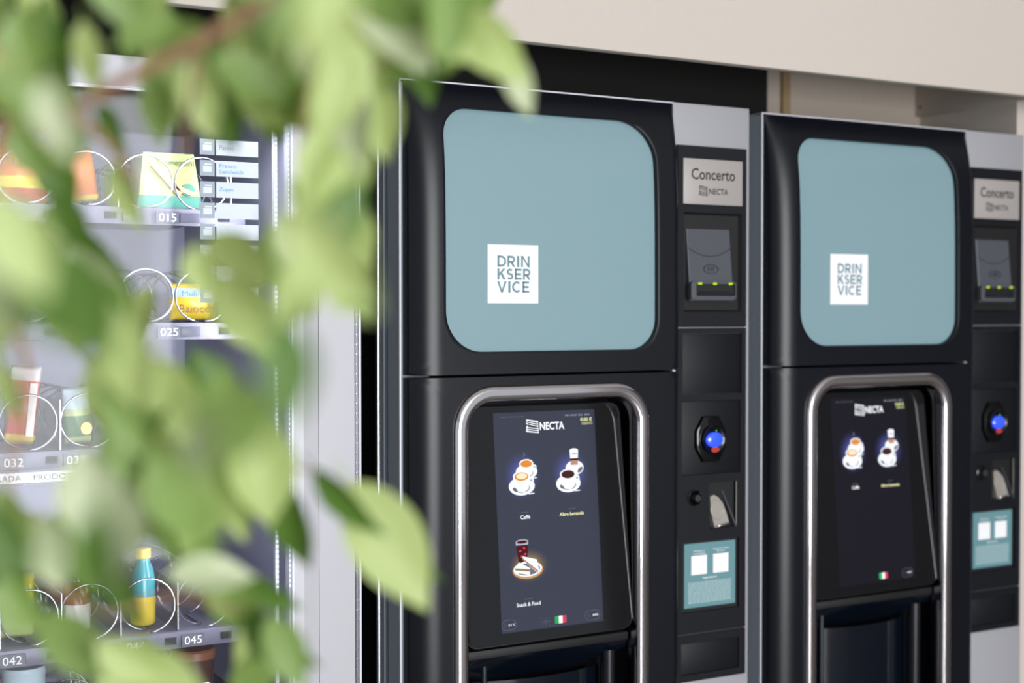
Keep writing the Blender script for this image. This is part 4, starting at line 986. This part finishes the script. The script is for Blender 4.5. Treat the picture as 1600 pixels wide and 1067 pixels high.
    b = bmesh.new(); lathe(b, [(0.0062, 0.006), (0.0062, 0.0170), (0.0052, 0.0182), (0.0, 0.0185)], (0.5285, 0, 1.1862), 20, 'y')
    finish('button_cap', b, pm('button_grey', (52, 54, 58), 0.3), rb, smooth=0.6)
    ce = finish('coin_entry', bmesh.new(), recess_black, root)
    b = bmesh.new(); x0, x1, z0, z1 = 0.5591, 0.6157, 1.1332, 1.2089
    f = [b.verts.new(p) for p in ((x0, -0.0055, z0), (x1, -0.0055, z0), (x1, -0.0055, z1), (x0, -0.0055, z1))]
    k = [b.verts.new((v.co.x, -0.0003, v.co.z)) for v in f]
    for i in range(4):
        j = (i + 1) % 4; b.faces.new((f[j], f[i], k[i], k[j]))
    b.faces.new(k); finish('coin_recess', b, deep_black, ce)
    # metal scoop: bent plate leaning into the recess, with a round dish
    P = [(0.5600, 1.1860), (0.5680, 1.1885), (0.5765, 1.1840), (0.5850, 1.1740), (0.5905, 1.1600), (0.5960, 1.1400), (0.5790, 1.1375), (0.5655, 1.1352), (0.5620, 1.1500), (0.5598, 1.1620)]
    b = bmesh.new(); f = [b.verts.new((x, -0.0075 - 0.006 * (1.190 - z) / 0.055, z)) for x, z in P]; k = [b.verts.new((x + 0.0005, -0.0006, z)) for x, z in P]
    b.faces.new(f[::-1])
    for i in range(len(P)):
        j = (i + 1) % len(P); b.faces.new((f[i], f[j], k[j], k[i]))
    bmesh.ops.recalc_face_normals(b, faces=list(b.faces))
    finish('coin_scoop', b, steel, ce)['label'] = 'bare metal coin scoop'
    b = bmesh.new(); ring = ell(0.5718, 1.1640, 0.0125, 0.0165, 26, 0.15)
    pa = [(x, -0.0078 - 0.006 * (1.190 - z) / 0.055, z) for x, z in ring]
    tube(b, pa + [pa[0]], 0.0007, 6); finish('scoop_ring', b, steel, ce, smooth='all')
    b = bmesh.new(); tube(b, [(0.566, -0.0150, 1.1366), (0.576, -0.0158, 1.1386), (0.587, -0.0155, 1.1400), (0.596, -0.0140, 1.1405)], 0.0016, 8)
    finish('scoop_lip', b, chrome, ce, smooth='all')
    b = bmesh.new()
    f = [b.verts.new(q) for q in ((0.5885, -0.0010, 1.1930), (0.5915, -0.0010, 1.1930), (0.6125, -0.0130, 1.1345), (0.6085, -0.0130, 1.1345))]
    k = [b.verts.new((v.co.x, -0.0005, v.co.z)) for v in f]; b.faces.new(f[::-1])
    for i in range(4):
        j = (i + 1) % 4; b.faces.new((f[i], f[j], k[j], k[i]))
    bmesh.ops.recalc_face_normals(b, faces=list(b.faces))
    finish('coin_guide', b, pm('guide_grey', (90, 92, 100), 0.3, metal=0.5), ce)
    b = bmesh.new(); box(b, 0.6146, 0.6158, -0.0072, -0.0055, 1.1335, 1.2085); finish('coin_edge', b, steel, ce)

    # teal notice in its holder
    ln = bbox('info_notice', 0.5104, 0.6158, -0.0036, yb, 1.0045, 1.1104, label_teal, root); ln['label'] = 'teal printed notice with two white squares'
    bbox('notice_holder', 0.5042, 0.6216, -0.0022, -0.0001, 0.9977, 1.1143, deep_black, root)
    for x in (0.5247, 0.5694): bbox('white_square', x, x + 0.0318, -0.0040, -0.0034, 1.0586, 1.0900, white_print, ln)
    y = -0.0039
    text('lettering', 'Ordina e\nscansiona', white_print, ln, 0.5285, 0.5535, 1.0955, 0.0072, y, align='C')
    text('lettering', "Scarica l'app\nBreasy", white_print, ln, 0.5695, 0.6020, 1.0965, 0.0072, y, align='C')
    text('lettering', 'Ingredienti', white_print, ln, 0.5485, 0.5765, 1.0520, 0.0040, y, bold=0.01, align='C')
    rnd = random.Random(4); b = bmesh.new()
    for i in range(13):
        z = 1.0455 - i * 0.00275; x = 0.5185
        while x < 0.606:
            w = min(rnd.uniform(0.003, 0.009), 0.607 - x)
            box(b, x, x + w, y - 0.0001, y + 0.0003, z - 0.00045, z + 0.00045); x += w + 0.0012
    st = finish('fine_print', b, pm('fine_white', (206, 222, 224), 0.5), ln); st['kind'] = 'stuff'

bg1 = pm('display_navy_glare', (14, 15, 22), 0.08, emit=(56, 60, 78), es=0.72)  # glow colour includes the glare reflected in this screen
m1, ts, up = build_machine()
build_bay(m1); build_column(m1)
m1['label'] = 'black and teal hot drinks machine next to the snack machine, Snack & Food on its screen'
m2 = copy_tree(m1)
m2.location = (0.690, 0.022, 0)
m2['label'] = 'black and teal hot drinks machine beside the beige side wall, darker screen'
fill_screen(ts, True, bg1)
ts2 = [c for c in m2.children if c.name.startswith('touch_screen')][0]
bg2 = pm('display_no_glare', (8, 8, 13), 0.08, emit=(22, 21, 32), es=0.7)  # darker glow stands for the steeper view angle and missing glare
fill_screen(ts2, False, bg2)

# ---------------------------------------------------------------- snack machine
led_tint = pm('interior_led_tint', (178, 178, 202), 0.5)  # lilac cast of LED light and glass reflection put into the colour
frame_grey = pm('frame_grey', (186, 185, 192), 0.4, metal=0.1)
tray_grey = pm('tray_grey', (112, 110, 126), 0.42, metal=0.2)
coil_steel = pm('coil_steel', (214, 212, 222), 0.18, metal=1.0)
holder_m = pm('rail_holder', (86, 86, 100), 0.35)
led_m = lit('led_strip_light', (235, 240, 255), 2.0)
XR, XG, XL = -0.0615, -0.1715, -1.05
sm = empty('snack_machine', (XR, 0, 0), 'light grey glass fronted snack machine behind the green plant', 'vending machine')
def S(o):
    o.parent = sm; o.matrix_parent_inverse = Matrix.Translation((-XR, 0, 0)); return o
b = bmesh.new()
box(b, XR - 0.075, XR - 0.004, 0.035, 0.78, 0.1, 1.822); box(b, XL, XL + 0.05, 0.03, 0.78, 0.1, 1.822)
box(b, XL + 0.05, XR - 0.075, 0.60, 0.78, 0.1, 1.822); box(b, XL + 0.05, XR - 0.075, 0.03, 0.60, 1.80, 1.822); box(b, XL + 0.05, XR - 0.075, 0.03, 0.60, 0.1, 0.72)
S(finish('cabinet', b, [cabinet_dark]))
b = bmesh.new()
box(b, XR - 0.0765, XR - 0.0752, 0.04, 0.60, 0.72, 1.80); box(b, XL + 0.0502, XR - 0.0765, 0.597, 0.5998, 0.72, 1.80)
S(finish('inner_lining', b, led_tint))
b = bmesh.new()
for x in (XL + 0.08, XR - 0.08):
    for y in (0.1, 0.7): lathe(b, [(0.025, 0), (0.025, 0.014), (0.012, 0.018), (0.012, 0.1)], (x, y, 0), 14)
S(finish('foot', b, deep_black, smooth=0.6))
# door frame: flat outer jamb, a crease, an inner band that turns in to the glass
b = bmesh.new()
def jamb(prof, z0, z1):
    lo = [b.verts.new((x, y, z0)) for x, y in prof]; hi = [b.verts.new((x, y, z1)) for x, y in prof]
    b.faces.new(lo); b.faces.new(hi[::-1])
    for i in range(len(prof)):
        j = (i + 1) % len(prof); b.faces.new((lo[j], lo[i], hi[i], hi[j]))
jamb([(-0.0725, -0.004), (-0.1266, -0.004), (-0.1270, -0.0020), (-0.1276, -0.004), (-0.150, -0.0052), (-0.1640, -0.0015), (-0.1640, 0.028), (-0.0725, 0.028)], 0.1, 1.826)
box(b, XL, -0.1640, -0.004, 0.028, 1.786, 1.826); box(b, XL, -0.1640, -0.004, 0.028, 0.1, 0.74); box(b, XL, XL + 0.06, -0.004, 0.028, 0.74, 1.786)
bmesh.ops.recalc_face_normals(b, faces=list(b.faces))
S(finish('door_frame', b, frame_grey))
S(bbox('glass_bead', -0.1668, -0.1641, -0.0030, 0.024, 0.74, 1.786, bright_edge))
gp = S(bbox('glass_pane', XL + 0.06, -0.1669, 0.004, 0.009, 0.74, 1.786, pane_mat('clear_glass', (0.97, 0.98, 0.99))))
gp['label'] = 'clear glass front pane'
# piano hinge
hg = S(bbox('piano_hinge', -0.0720, -0.0622, 0.0005, 0.004, 0.1, 1.82, bright_edge))
hk = None
for i in range(66):
    z = 0.895 + i * 0.0141
    if hk is None:
        bk = bmesh.new(); lathe(bk, [(0.0029, 0.0), (0.0034, 0.0005), (0.0034, 0.0130), (0.0029, 0.0135)], (0, 0, 0), 10)
        hk = finish('knuckle', bk, coil_steel, hg, smooth=0.6); o = hk
    else:
        o = hk.copy(); COL.objects.link(o); o.parent = hg
    o.location = (-0.0688, -0.0012, z)
b = bmesh.new(); box(b, -0.0648, -0.0620, -0.0035, 0.0005, 0.1, 1.82); finish('hinge_leaf', b, bright_edge, hg)
# light strip up the inside of the jamb
ls = S(bbox('light_strip', -0.1795, -0.1745, 0.030, 0.038, 0.76, 1.78, pm('strip_body', (210, 212, 222), 0.3)))
bk = bmesh.new(); box(bk, -0.1785, -0.1755, 0.0280, 0.0300, 0, 0.0032)
dl = finish('light_dot', bk, led_m, ls); dl.location = (0, 0, 1.10)
for i in range(1, 90):
    o = dl.copy(); COL.objects.link(o); o.parent = ls; o.location = (0, 0, 1.10 + i * 0.0072)
ld = bpy.data.lights.new('snack_machine_lamp', 'AREA'); ld.shape = 'RECTANGLE'; ld.size = 0.7; ld.size_y = 0.05; ld.energy = 1.7; ld.color = (0.93, 0.94, 1.0)
lo_ = bpy.data.objects.new('snack_machine_lamp', ld); COL.objects.link(lo_); lo_.location = (-0.52, 0.06, 1.775); lo_.rotation_euler = (math.radians(-18), 0, 0)
for zz in (1.60, 1.25):
    ld2 = bpy.data.lights.new('jamb_lamp', 'AREA'); ld2.shape = 'RECTANGLE'; ld2.size = 0.012; ld2.size_y = 0.34; ld2.energy = 0.8; ld2.color = (0.93, 0.94, 1.0)
    o = bpy.data.objects.new('jamb_lamp', ld2); COL.objects.link(o); o.location = (-0.181, 0.045, zz); o.rotation_euler = (PI / 2, 0, math.radians(60))

# trays with price rail, dividers, coils
PX = 0.0815
DIV = [-0.2095 - PX * k for k in range(0, 10)]
coil_me = None
def coil(x, z, parent, r=0.0375):
    global coil_me
    if coil_me is None:
        b = bmesh.new(); pa = []
        for k in range(25):      # turn in front of the first product
            a = 2 * PI * k / 24 - PI / 2; pa.append((r * math.cos(a), 0.024 * k / 24, r * math.sin(a)))
        for k in range(4 * 24 + 1):   # along the tray under it, then on behind
            a = 2 * PI * k / 24 - PI / 2; pa.append((r * math.cos(a), 0.102 + 0.062 * k / 24, r * math.sin(a)))
        tube(b, pa, 0.0016, 6)
        o = finish('coil', b, coil_steel, parent, smooth='all'); coil_me = o.data
    else:
        o = bpy.data.objects.new('coil', coil_me); COL.objects.link(o); o.parent = parent
    o.location = (x, 0.125, z); return o
def tray(zlab, double, number_at, white_strip=False):
    zf = zlab + 0.012            # tray surface
    t = S(bbox('tray', XL + 0.06, -0.1915, 0.126, 0.56, zf - 0.006, zf, tray_grey))
    bbox('price_rail', XL + 0.06, -0.1915, 0.117, 0.1255, zlab - 0.011, zlab + 0.013, tray_grey, t, 0.0012).parent = t
    b = bmesh.new()
    for x in DIV[::(2 if double else 1)]: box(b, x - 0.0007, x + 0.0007, 0.127, 0.55, zf, zf + (0.05 if double else 0.07))
    finish('divider', b, coil_steel, t)
    for k, x in enumerate(DIV[:-1]):
        coil(x - PX / 2, zf + 0.040, t)
        # clip for the price card
    for x in DIV[:6]:
        bbox('card_holder', x - 0.079, x - 0.050, 0.1150, 0.1168, zlab - 0.007, zlab + 0.007, holder_m, t, 0.0005)
        bbox('card_holder', x - 0.022, x - 0.006, 0.1155, 0.1168, zlab - 0.004, zlab + 0.006, deep_black, t)
    for body, x in number_at:
        bbox('number_plate', x - 0.0165, x + 0.0165, 0.1138, 0.1150, zlab - 0.0085, zlab + 0.0085, holder_m, t)
        text('lettering', body, white_print, t, x - 0.0125, x + 0.0125, zlab, 0.0115, 0.1134, bold=0.0)
    if white_strip:
        bbox('notice_strip', XL + 0.06, -0.1915, 0.1150, 0.1166, zlab - 0.0285, zlab - 0.0145, white_print, t)
        text('lettering', 'REFRIGERADA', dark_print, t, -0.585, -0.5085, zlab - 0.0216, 0.0078, 0.1146)
        text('lettering', 'PRODOTTI REFRIGERATI', dark_print, t, -0.4925, -0.3560, zlab - 0.0216, 0.0078, 0.1146)
        bbox('strip_lip', XL + 0.06, -0.1915, 0.1145, 0.1255, zlab - 0.0310, zlab - 0.0290, tray_grey, t)
    for o in t.children: pass
    return t
tray(1.6246, True, [('015', -0.3070)])
tray(1.4625, True, [('025', -0.3055)])
tray(1.2880, False, [('032', -0.5184), ('033', -0.4363)], True)
tray(1.0205, False, [('042', -0.5221), ('043', -0.4355), ('044', -0.3559), ('045', -0.2731)])
tray(0.8600, False, [])

# category cards on the inside of the pane, upper right
cards = S(bbox('category_cards', -0.2935, -0.2085, 0.0092, 0.0099, 1.4950, 1.7450, pane_mat('clear_film', (0.95, 0.96, 0.98))))
card_w = pm('card_white', (226, 230, 238), 0.4); cyan_p = pm('cyan_print', (90, 180, 214), 0.5); pink_p = pm('pink_print', (226, 96, 130), 0.5); icon_p = pm('icon_grey', (168, 178, 190), 0.5)
grey_p = pm('grey_print', (150, 150, 160), 0.5)
for i, (body, m) in enumerate((('Panini', grey_p), ('Fresco\nSandwich', cyan_p), ('Zuppe', cyan_p), (None, None), (None, None), (None, None), (None, None), ('Uova e\ninsalate', pink_p))):
    z1 = 1.7255 - i * 0.0287; z0 = z1 - 0.0212
    bbox('category_card', -0.2700, -0.2100, 0.0080 - 0.0005 + 0.0016, 0.0092, z0, z1, card_w, cards)
    bbox('category_icon', -0.2925, -0.2720, 0.0088, 0.0092, z0, z1, icon_p, cards)
    b = bmesh.new(); cx, cz = -0.2822, (z0 + z1) / 2
    box(b, cx - 0.006, cx + 0.006, 0.0085, 0.0088, cz - 0.005, cz + 0.003); box(b, cx - 0.004, cx + 0.006, 0.0085, 0.0088, cz + 0.0042, cz + 0.0062)
    finish('icon_mark', b, card_w, cards)
    if body:
        nl = body.count('\n') + 1
        text('lettering', body, m, cards, -0.2655, -0.2655 + (0.034 if nl > 1 else 0.020), (z0 + z1) / 2, 0.013 if nl > 1 else 0.0065, 0.0086)

# ---------------------------------------------------------------- goods in the snack machine
def pillow(name, x0, x1, z0, z1, y, d, mats, bands, label, cat, tilt=0.0, group=None, rz=0.0):
    """film packet: puffed body with crimped ends; bands = list of (v from, material index)"""
    b = bmesh.new(); nu, nv = 12, 16; F = []; K = []
    cx, cz = (x0 + x1) / 2, z0
    for j in range(nv + 1):
        v = j / nv; fr = []; bk = []
        for i in range(nu + 1):
            u = i / nu
            p = max(0.0, math.sin(PI * min(1, max(0, (v - 0.05) / 0.9)))) ** 0.55 * max(0.0, math.sin(PI * u)) ** 0.6
            wob = 0.0015 * math.sin(17 * u + 11 * v) * p
            x = x0 + u * (x1 - x0) - cx; z = v * (z1 - z0)
            x *= 1 - 0.05 * p
            fr.append(b.verts.new((x, -d / 2 * p + wob, z)))
            bk.append(fr[-1] if i in (0, nu) or p < 1e-6 else b.verts.new((x, d / 2 * p + wob, z)))
        F.append(fr); K.append(bk)
    for j in range(nv):
        v = (j + 0.5) / nv; mi = 0
        for t, k in bands:
            if v >= t: mi = k
        for i in range(nu):
            f = b.faces.new((F[j][i], F[j][i + 1], F[j + 1][i + 1], F[j + 1][i])); f.material_index = mi
            q = []
            for w in (K[j][i], K[j + 1][i], K[j + 1][i + 1], K[j][i + 1]):
                if w not in q: q.append(w)
            if len(q) > 2:
                try: f = b.faces.new(q); f.material_index = mi
                except ValueError: pass
    bmesh.ops.recalc_face_normals(b, faces=list(b.faces))
    o = finish(name, b, mats, smooth='all'); o.location = (cx, y, cz); o.rotation_euler = (0, tilt, rz)
    return tag(o, label, cat, group)
zt1, zt2, zt3, zt4, zt5 = [z + 0.012 + 0.0043 for z in (1.6246, 1.4625, 1.2880, 1.0205, 0.8600)]
or_m = pm('film_orange', (214, 120, 20), 0.25); ye_m = pm('film_yellow', (236, 206, 60), 0.25); rd_m = pm('film_red', (204, 66, 36), 0.25)
gn_m = pm('film_green', (186, 200, 136), 0.3); tl_m = pm('film_teal', (88, 158, 140), 0.3); wt_m = pm('film_white', (232, 228, 226), 0.3)
pk_m = pm('sandwich_bread', (226, 186, 150), 0.6); gd = pm('film_darkgreen', (90, 130, 80), 0.3); ltb = pm('film_paleblue', (196, 214, 224), 0.3)
bag = pillow('crisps_bag', -0.533, -0.4565, zt1, zt1 + 0.085, 0.182, 0.05, [rd_m, or_m, ye_m], [(0.22, 2), (0.42, 1)], 'orange crisps bag standing in the coil at the end of the top tray', 'snack')
text('lettering', 'GUSTO', pm('brown_print', (120, 70, 10), 0.5), bag, -0.030, 0.034, 0.056, 0.010, -0.0262)
pillow('crisps_bag', -0.440, -0.385, zt1 + 0.005, zt1 + 0.080, 0.182, 0.038, [ye_m, or_m], [(0.15, 1)], 'narrow orange snack bag in the middle of the top tray', 'snack', tilt=-0.16)
# sandwich in a wedge tray
b = bmesh.new()
def wedge(x0, x1, z0, z1, y0, y1, bandz):
    A = [b.verts.new((x0, y0, z0)), b.verts.new((x1, y0, z0)), b.verts.new((x1 - 0.004, y0 + 0.002, bandz)), b.verts.new((x0 + 0.004, y0 + 0.002, bandz)),
         b.verts.new((x1 - 0.012, y0 + 0.008, z1)), b.verts.new((x0 + 0.012, y0 + 0.008, z1))]
    B = [b.verts.new((x0, y1, z0)), b.verts.new((x1, y1, z0)), b.verts.new((x1 - 0.012, y1, z1)), b.verts.new((x0 + 0.012, y1, z1))]
    for q, k in (((A[0], A[1], A[2], A[3]), 1), ((A[3], A[2], A[4], A[5]), 0), ((A[5], A[4], B[2], B[3]), 0), ((A[1], B[1], B[2], A[4], A[2]), 0), ((A[0], A[3], A[5], B[3], B[0]), 0), ((B[0], B[3], B[2], B[1]), 0), ((A[0], B[0], B[1], A[1]), 1)):
        f = b.faces.new(q); f.material_index = k
wedge(-0.049, 0.049, 0, 0.080, -0.02, 0.05, 0.018)
sd = finish('sandwich_pack', b, [gn_m, tl_m]); sd.location = (-0.2905, 0.176, zt1); tag(sd, 'pale green sandwich pack with a teal foot in the top tray beside the category cards', 'sandwich')
b = bmesh.new()
for (x0, x1, z0, z1) in ((-0.028, 0.010, 0.060, 0.020), (0.002, 0.030, 0.030, 0.020)):
    slab(b, [(x0, z0), (x0 + 0.006, z0 + 0.004), (x1 + 0.008, z1 + 0.003), (x1, z1 - 0.001)], -0.0215, -0.012)
finish('filling', b, pk_m, sd)
text('lettering', 'Tramezzini', pm('green_print', (70, 96, 60), 0.5), sd, -0.020, 0.036, 0.0665, 0.0085, -0.0155)
b = bmesh.new(); slab(b, ell(0.026, 0.027, 0.010, 0.009, 20), -0.0205, -0.016); finish('round_seal', b, tl_m, sd)
pk = pillow('biscuit_packet', -0.287, -0.213, zt2, zt2 + 0.054, 0.180, 0.03, [ye_m, ltb], [(0.62, 1), (0.86, 0)], 'small yellow biscuit packet in the second tray', 'snack')
text('lettering', 'Baiocchi', pm('brown_print', (120, 70, 10), 0.5), pk, -0.026, 0.030, 0.017, 0.012, -0.0172)
text('lettering', 'Mulino', pm('blue_print', (60, 130, 190), 0.5), pk, -0.022, 0.014, 0.039, 0.008, -0.0172)
r3 = pillow('snack_packet', -0.520, -0.478, zt3 + 0.003, zt3 + 0.112, 0.180, 0.03, [ye_m, rd_m, wt_m], [(0.1, 1), (0.8, 2)], 'tall red and white packet standing in the third tray', 'snack', tilt=0.10)
text('lettering', 'RISO', white_print, r3, -0.012, 0.012, 0.052, 0.010, -0.0182)
bbox('white_stripe', 0.0045, 0.0145, -0.0165, -0.0125, 0.012, 0.086, wt_m, r3)
g3 = pillow('snack_packet', -0.437, -0.398, zt3, zt3 + 0.080, 0.180, 0.03, [gn_m, gd, ltb], [(0.10, 1), (0.52, 0), (0.62, 2)], 'green and pale packet in a coil of the third tray', 'snack', tilt=-0.05)
b = bmesh.new(); slab(b, ell(0.008, 0.022, 0.008, 0.009, 20), -0.0185, -0.012); finish('round_badge', b, ye_m, g3)
# bottle
def bottle(name, x, y, z, s, mats, label, cat):
    b = bmesh.new()
    prof = [(0.0, 0.0), (0.0150, 0.0), (0.0170, 0.003), (0.0170, 0.038), (0.0170, 0.0385), (0.0168, 0.060), (0.0150, 0.072), (0.0110, 0.083), (0.0098, 0.090), (0.0098, 0.0905), (0.0112, 0.091), (0.0112, 0.104), (0.0, 0.105)]
    lathe(b, [(r * s, h * s) for r, h in prof], (0, 0, 0), 24, 'z', lambda i: 0 if i < 4 else (1 if i < 9 else 2))
    o = finish(name, b, mats, smooth=0.6); o.location = (x, y, z); return tag(o, label, cat)
bo = bottle('drink_bottle', -0.3270, 0.182, zt4, 1.06, [ye_m, pm('bottle_teal', (84, 166, 178), 0.2), ye_m], 'small yellow and teal drink bottle in the fourth tray', 'bottle')
pillow('snack_packet', -0.4400, -0.4020, zt4, zt4 + 0.070, 0.180, 0.03, [wt_m, pm('film_brown', (120, 72, 48), 0.3)], [(0.55, 1)], 'white and brown packet in the fourth tray', 'snack')
pillow('snack_packet', -0.5310, -0.4800, zt4, zt4 + 0.090, 0.180, 0.03, [gn_m, ye_m], [(0.6, 1)], 'pale green packet at the end of the fourth tray', 'snack')
br_m = pm('lid_brown', (132, 84, 62), 0.4); br_d = pm('tub_brown', (74, 48, 40), 0.4)
for x, lab in ((-0.2505, 'brown lidded tub at the jamb end of the lowest tray'), (-0.332, 'brown lidded tub second from the jamb in the lowest tray')):
    b = bmesh.new(); lathe(b, [(0.0, 0), (0.024, 0), (0.031, 0.100), (0.0325, 0.101), (0.0325, 0.112), (0.030, 0.115), (0.0, 0.117)], (0, 0, 0), 24, 'z', lambda i: 1 if i < 2 else 0)
    o = finish('dessert_tub', b, [br_m, br_d], smooth=0.6); o.location = (x, 0.189, zt5); tag(o, lab, 'tub', 'brown lidded tubs')
b = bmesh.new(); lathe(b, [(0.0, 0), (0.026, 0), (0.030, 0.110), (0.031, 0.112), (0.029, 0.118), (0.0, 0.119)], (0, 0, 0), 24, 'z', lambda i: 0)
o = finish('yoghurt_cup', b, ltb, smooth=0.6); o.location = (-0.494, 0.189, zt5); tag(o, 'pale lidded cup at the far end of the lowest tray', 'cup')

# ---------------------------------------------------------------- weeping fig in front of the snack machine
LM = [leaf_mat('leaf_light', (190, 208, 136), (194, 214, 112)), leaf_mat('leaf_mid', (136, 164, 92), (150, 184, 72)),
      leaf_mat('leaf_dark', (92, 126, 56), (108, 150, 40)), leaf_mat('leaf_pale', (206, 216, 180), (204, 218, 150))]
def leaf_mesh(seed, wr):
    rnd = random.Random(seed); nv, b = 10, bmesh.new(); uvl = b.loops.layers.uv.new('UVMap'); R = []; UV = {}
    droop = rnd.uniform(0.06, 0.16); fold = rnd.uniform(0.12, 0.30); tw = rnd.uniform(-0.25, 0.25)
    for j in range(nv + 1):
        t = j / nv
        w = wr * 0.5 * (math.sin(PI * min(1, t ** 0.86)) ** 0.85) * (1.0 if t < 0.75 else 1 - 0.35 * (t - 0.75) / 0.25) + 0.004
        row = []
        for i, s in enumerate((-1, -0.55, 0, 0.55, 1)):
            x = s * w; z = abs(s) * w * fold * 2 - droop * t * t + 0.012 * math.sin(9 * t + 2 * s + seed) * abs(s)
            a = tw * t; v = b.verts.new((x * math.cos(a) - z * math.sin(a) * 0.5, t, z + x * math.sin(a)))
            UV[v] = (0.5 + s * 0.5, t); row.append(v)
        R.append(row)
    for j in range(nv):
        for i in range(4):
            f = b.faces.new((R[j][i], R[j][i + 1], R[j + 1][i + 1], R[j + 1][i])); f.smooth = True
            for l in f.loops: l[uvl].uv = UV[l.vert]
    # petiole
    tube(b, [(0, -0.16, 0.01), (0, -0.08, 0.006), (0, 0.02, 0)], [0.012, 0.010, 0.008], 5)
    me = bpy.data.meshes.new('leaf'); b.normal_update(); b.to_mesh(me); b.free()
    return me
fig = empty('weeping_fig', (-0.93, -0.98, 0), 'weeping fig with pale green leaves hanging in front of the snack machine', 'plant')
def PF(o):
    o.parent = fig; o.matrix_parent_inverse = Matrix.Translation((0.93, 0.98, 0)); return o
bark = pm('bark', (176, 136, 104), 0.7, vary=0.25, bscale=60, bump=0.3)
for pts in BRANCHES:
    # smooth the polyline a little
    P = [Vector(q[:3]) for q in pts]; R0 = [q[3] for q in pts]; Q = []; RR = []
    for i in range(len(P) - 1):
        a, b0, c, d = P[max(i - 1, 0)], P[i], P[i + 1], P[min(i + 2, len(P) - 1)]
        for k in range(5):
            t = k / 5
            Q.append(0.5 * ((2 * b0) + (c - a) * t + (2 * a - 5 * b0 + 4 * c - d) * t * t + (3 * b0 - a - 3 * c + d) * t ** 3)); RR.append(R0[i] + (R0[i + 1] - R0[i]) * t)
    Q.append(P[-1]); RR.append(R0[-1])
    b = bmesh.new(); tube(b, Q, RR, 8); PF(finish('branch', b, bark, smooth='all'))
top = Vector(BRANCHES[0][0][:3]); top2 = Vector(BRANCHES[2][0][:3])
b = bmesh.new()
tube(b, [(-0.93, -0.98, 0.27), (-0.935, -0.99, 0.8), (-0.92, -1.0, 1.3), (-0.90, -1.03, 1.62), (-0.862, -1.06, 1.76)], [0.022, 0.019, 0.015, 0.011, 0.008], 12)
tube(b, [(-0.862, -1.06, 1.76), (-0.80, -1.09, 1.80), (-0.70, -1.13, 1.78), tuple(top)], [0.008, 0.0068, 0.0055, 0.0045], 10)
tube(b, [(-0.862, -1.06, 1.76), (-0.82, -1.085, 1.74), tuple(top2)], [0.008, 0.006, 0.005], 10)
PF(finish('trunk', b, bark, smooth=0.8))
pot_m = pm('pot_terracotta', (150, 92, 66), 0.7)
b = bmesh.new(); lathe(b, [(0.0, 0), (0.12, 0), (0.165, 0.27), (0.178, 0.272), (0.178, 0.31), (0.165, 0.31), (0.160, 0.275), (0.0, 0.27)], (-0.93, -0.98, 0), 36)
PF(finish('pot', b, pot_m, smooth=0.6))
lm = {}
for i, (x, y, z, qw, qx, qy, qz, L, wr, tone) in enumerate(LEAVES):
    key = (i % 5, round(wr * 10), tone)
    if key not in lm:
        lm[key] = leaf_mesh(i % 5 + 1, wr); lm[key].materials.append(LM[tone])
    o = bpy.data.objects.new('leaf', lm[key]); COL.objects.link(o)
    o.location = (x, y, z); o.rotation_mode = 'QUATERNION'; o.rotation_quaternion = (qw, qx, qy, qz); o.scale = (L, L, L)
    PF(o)
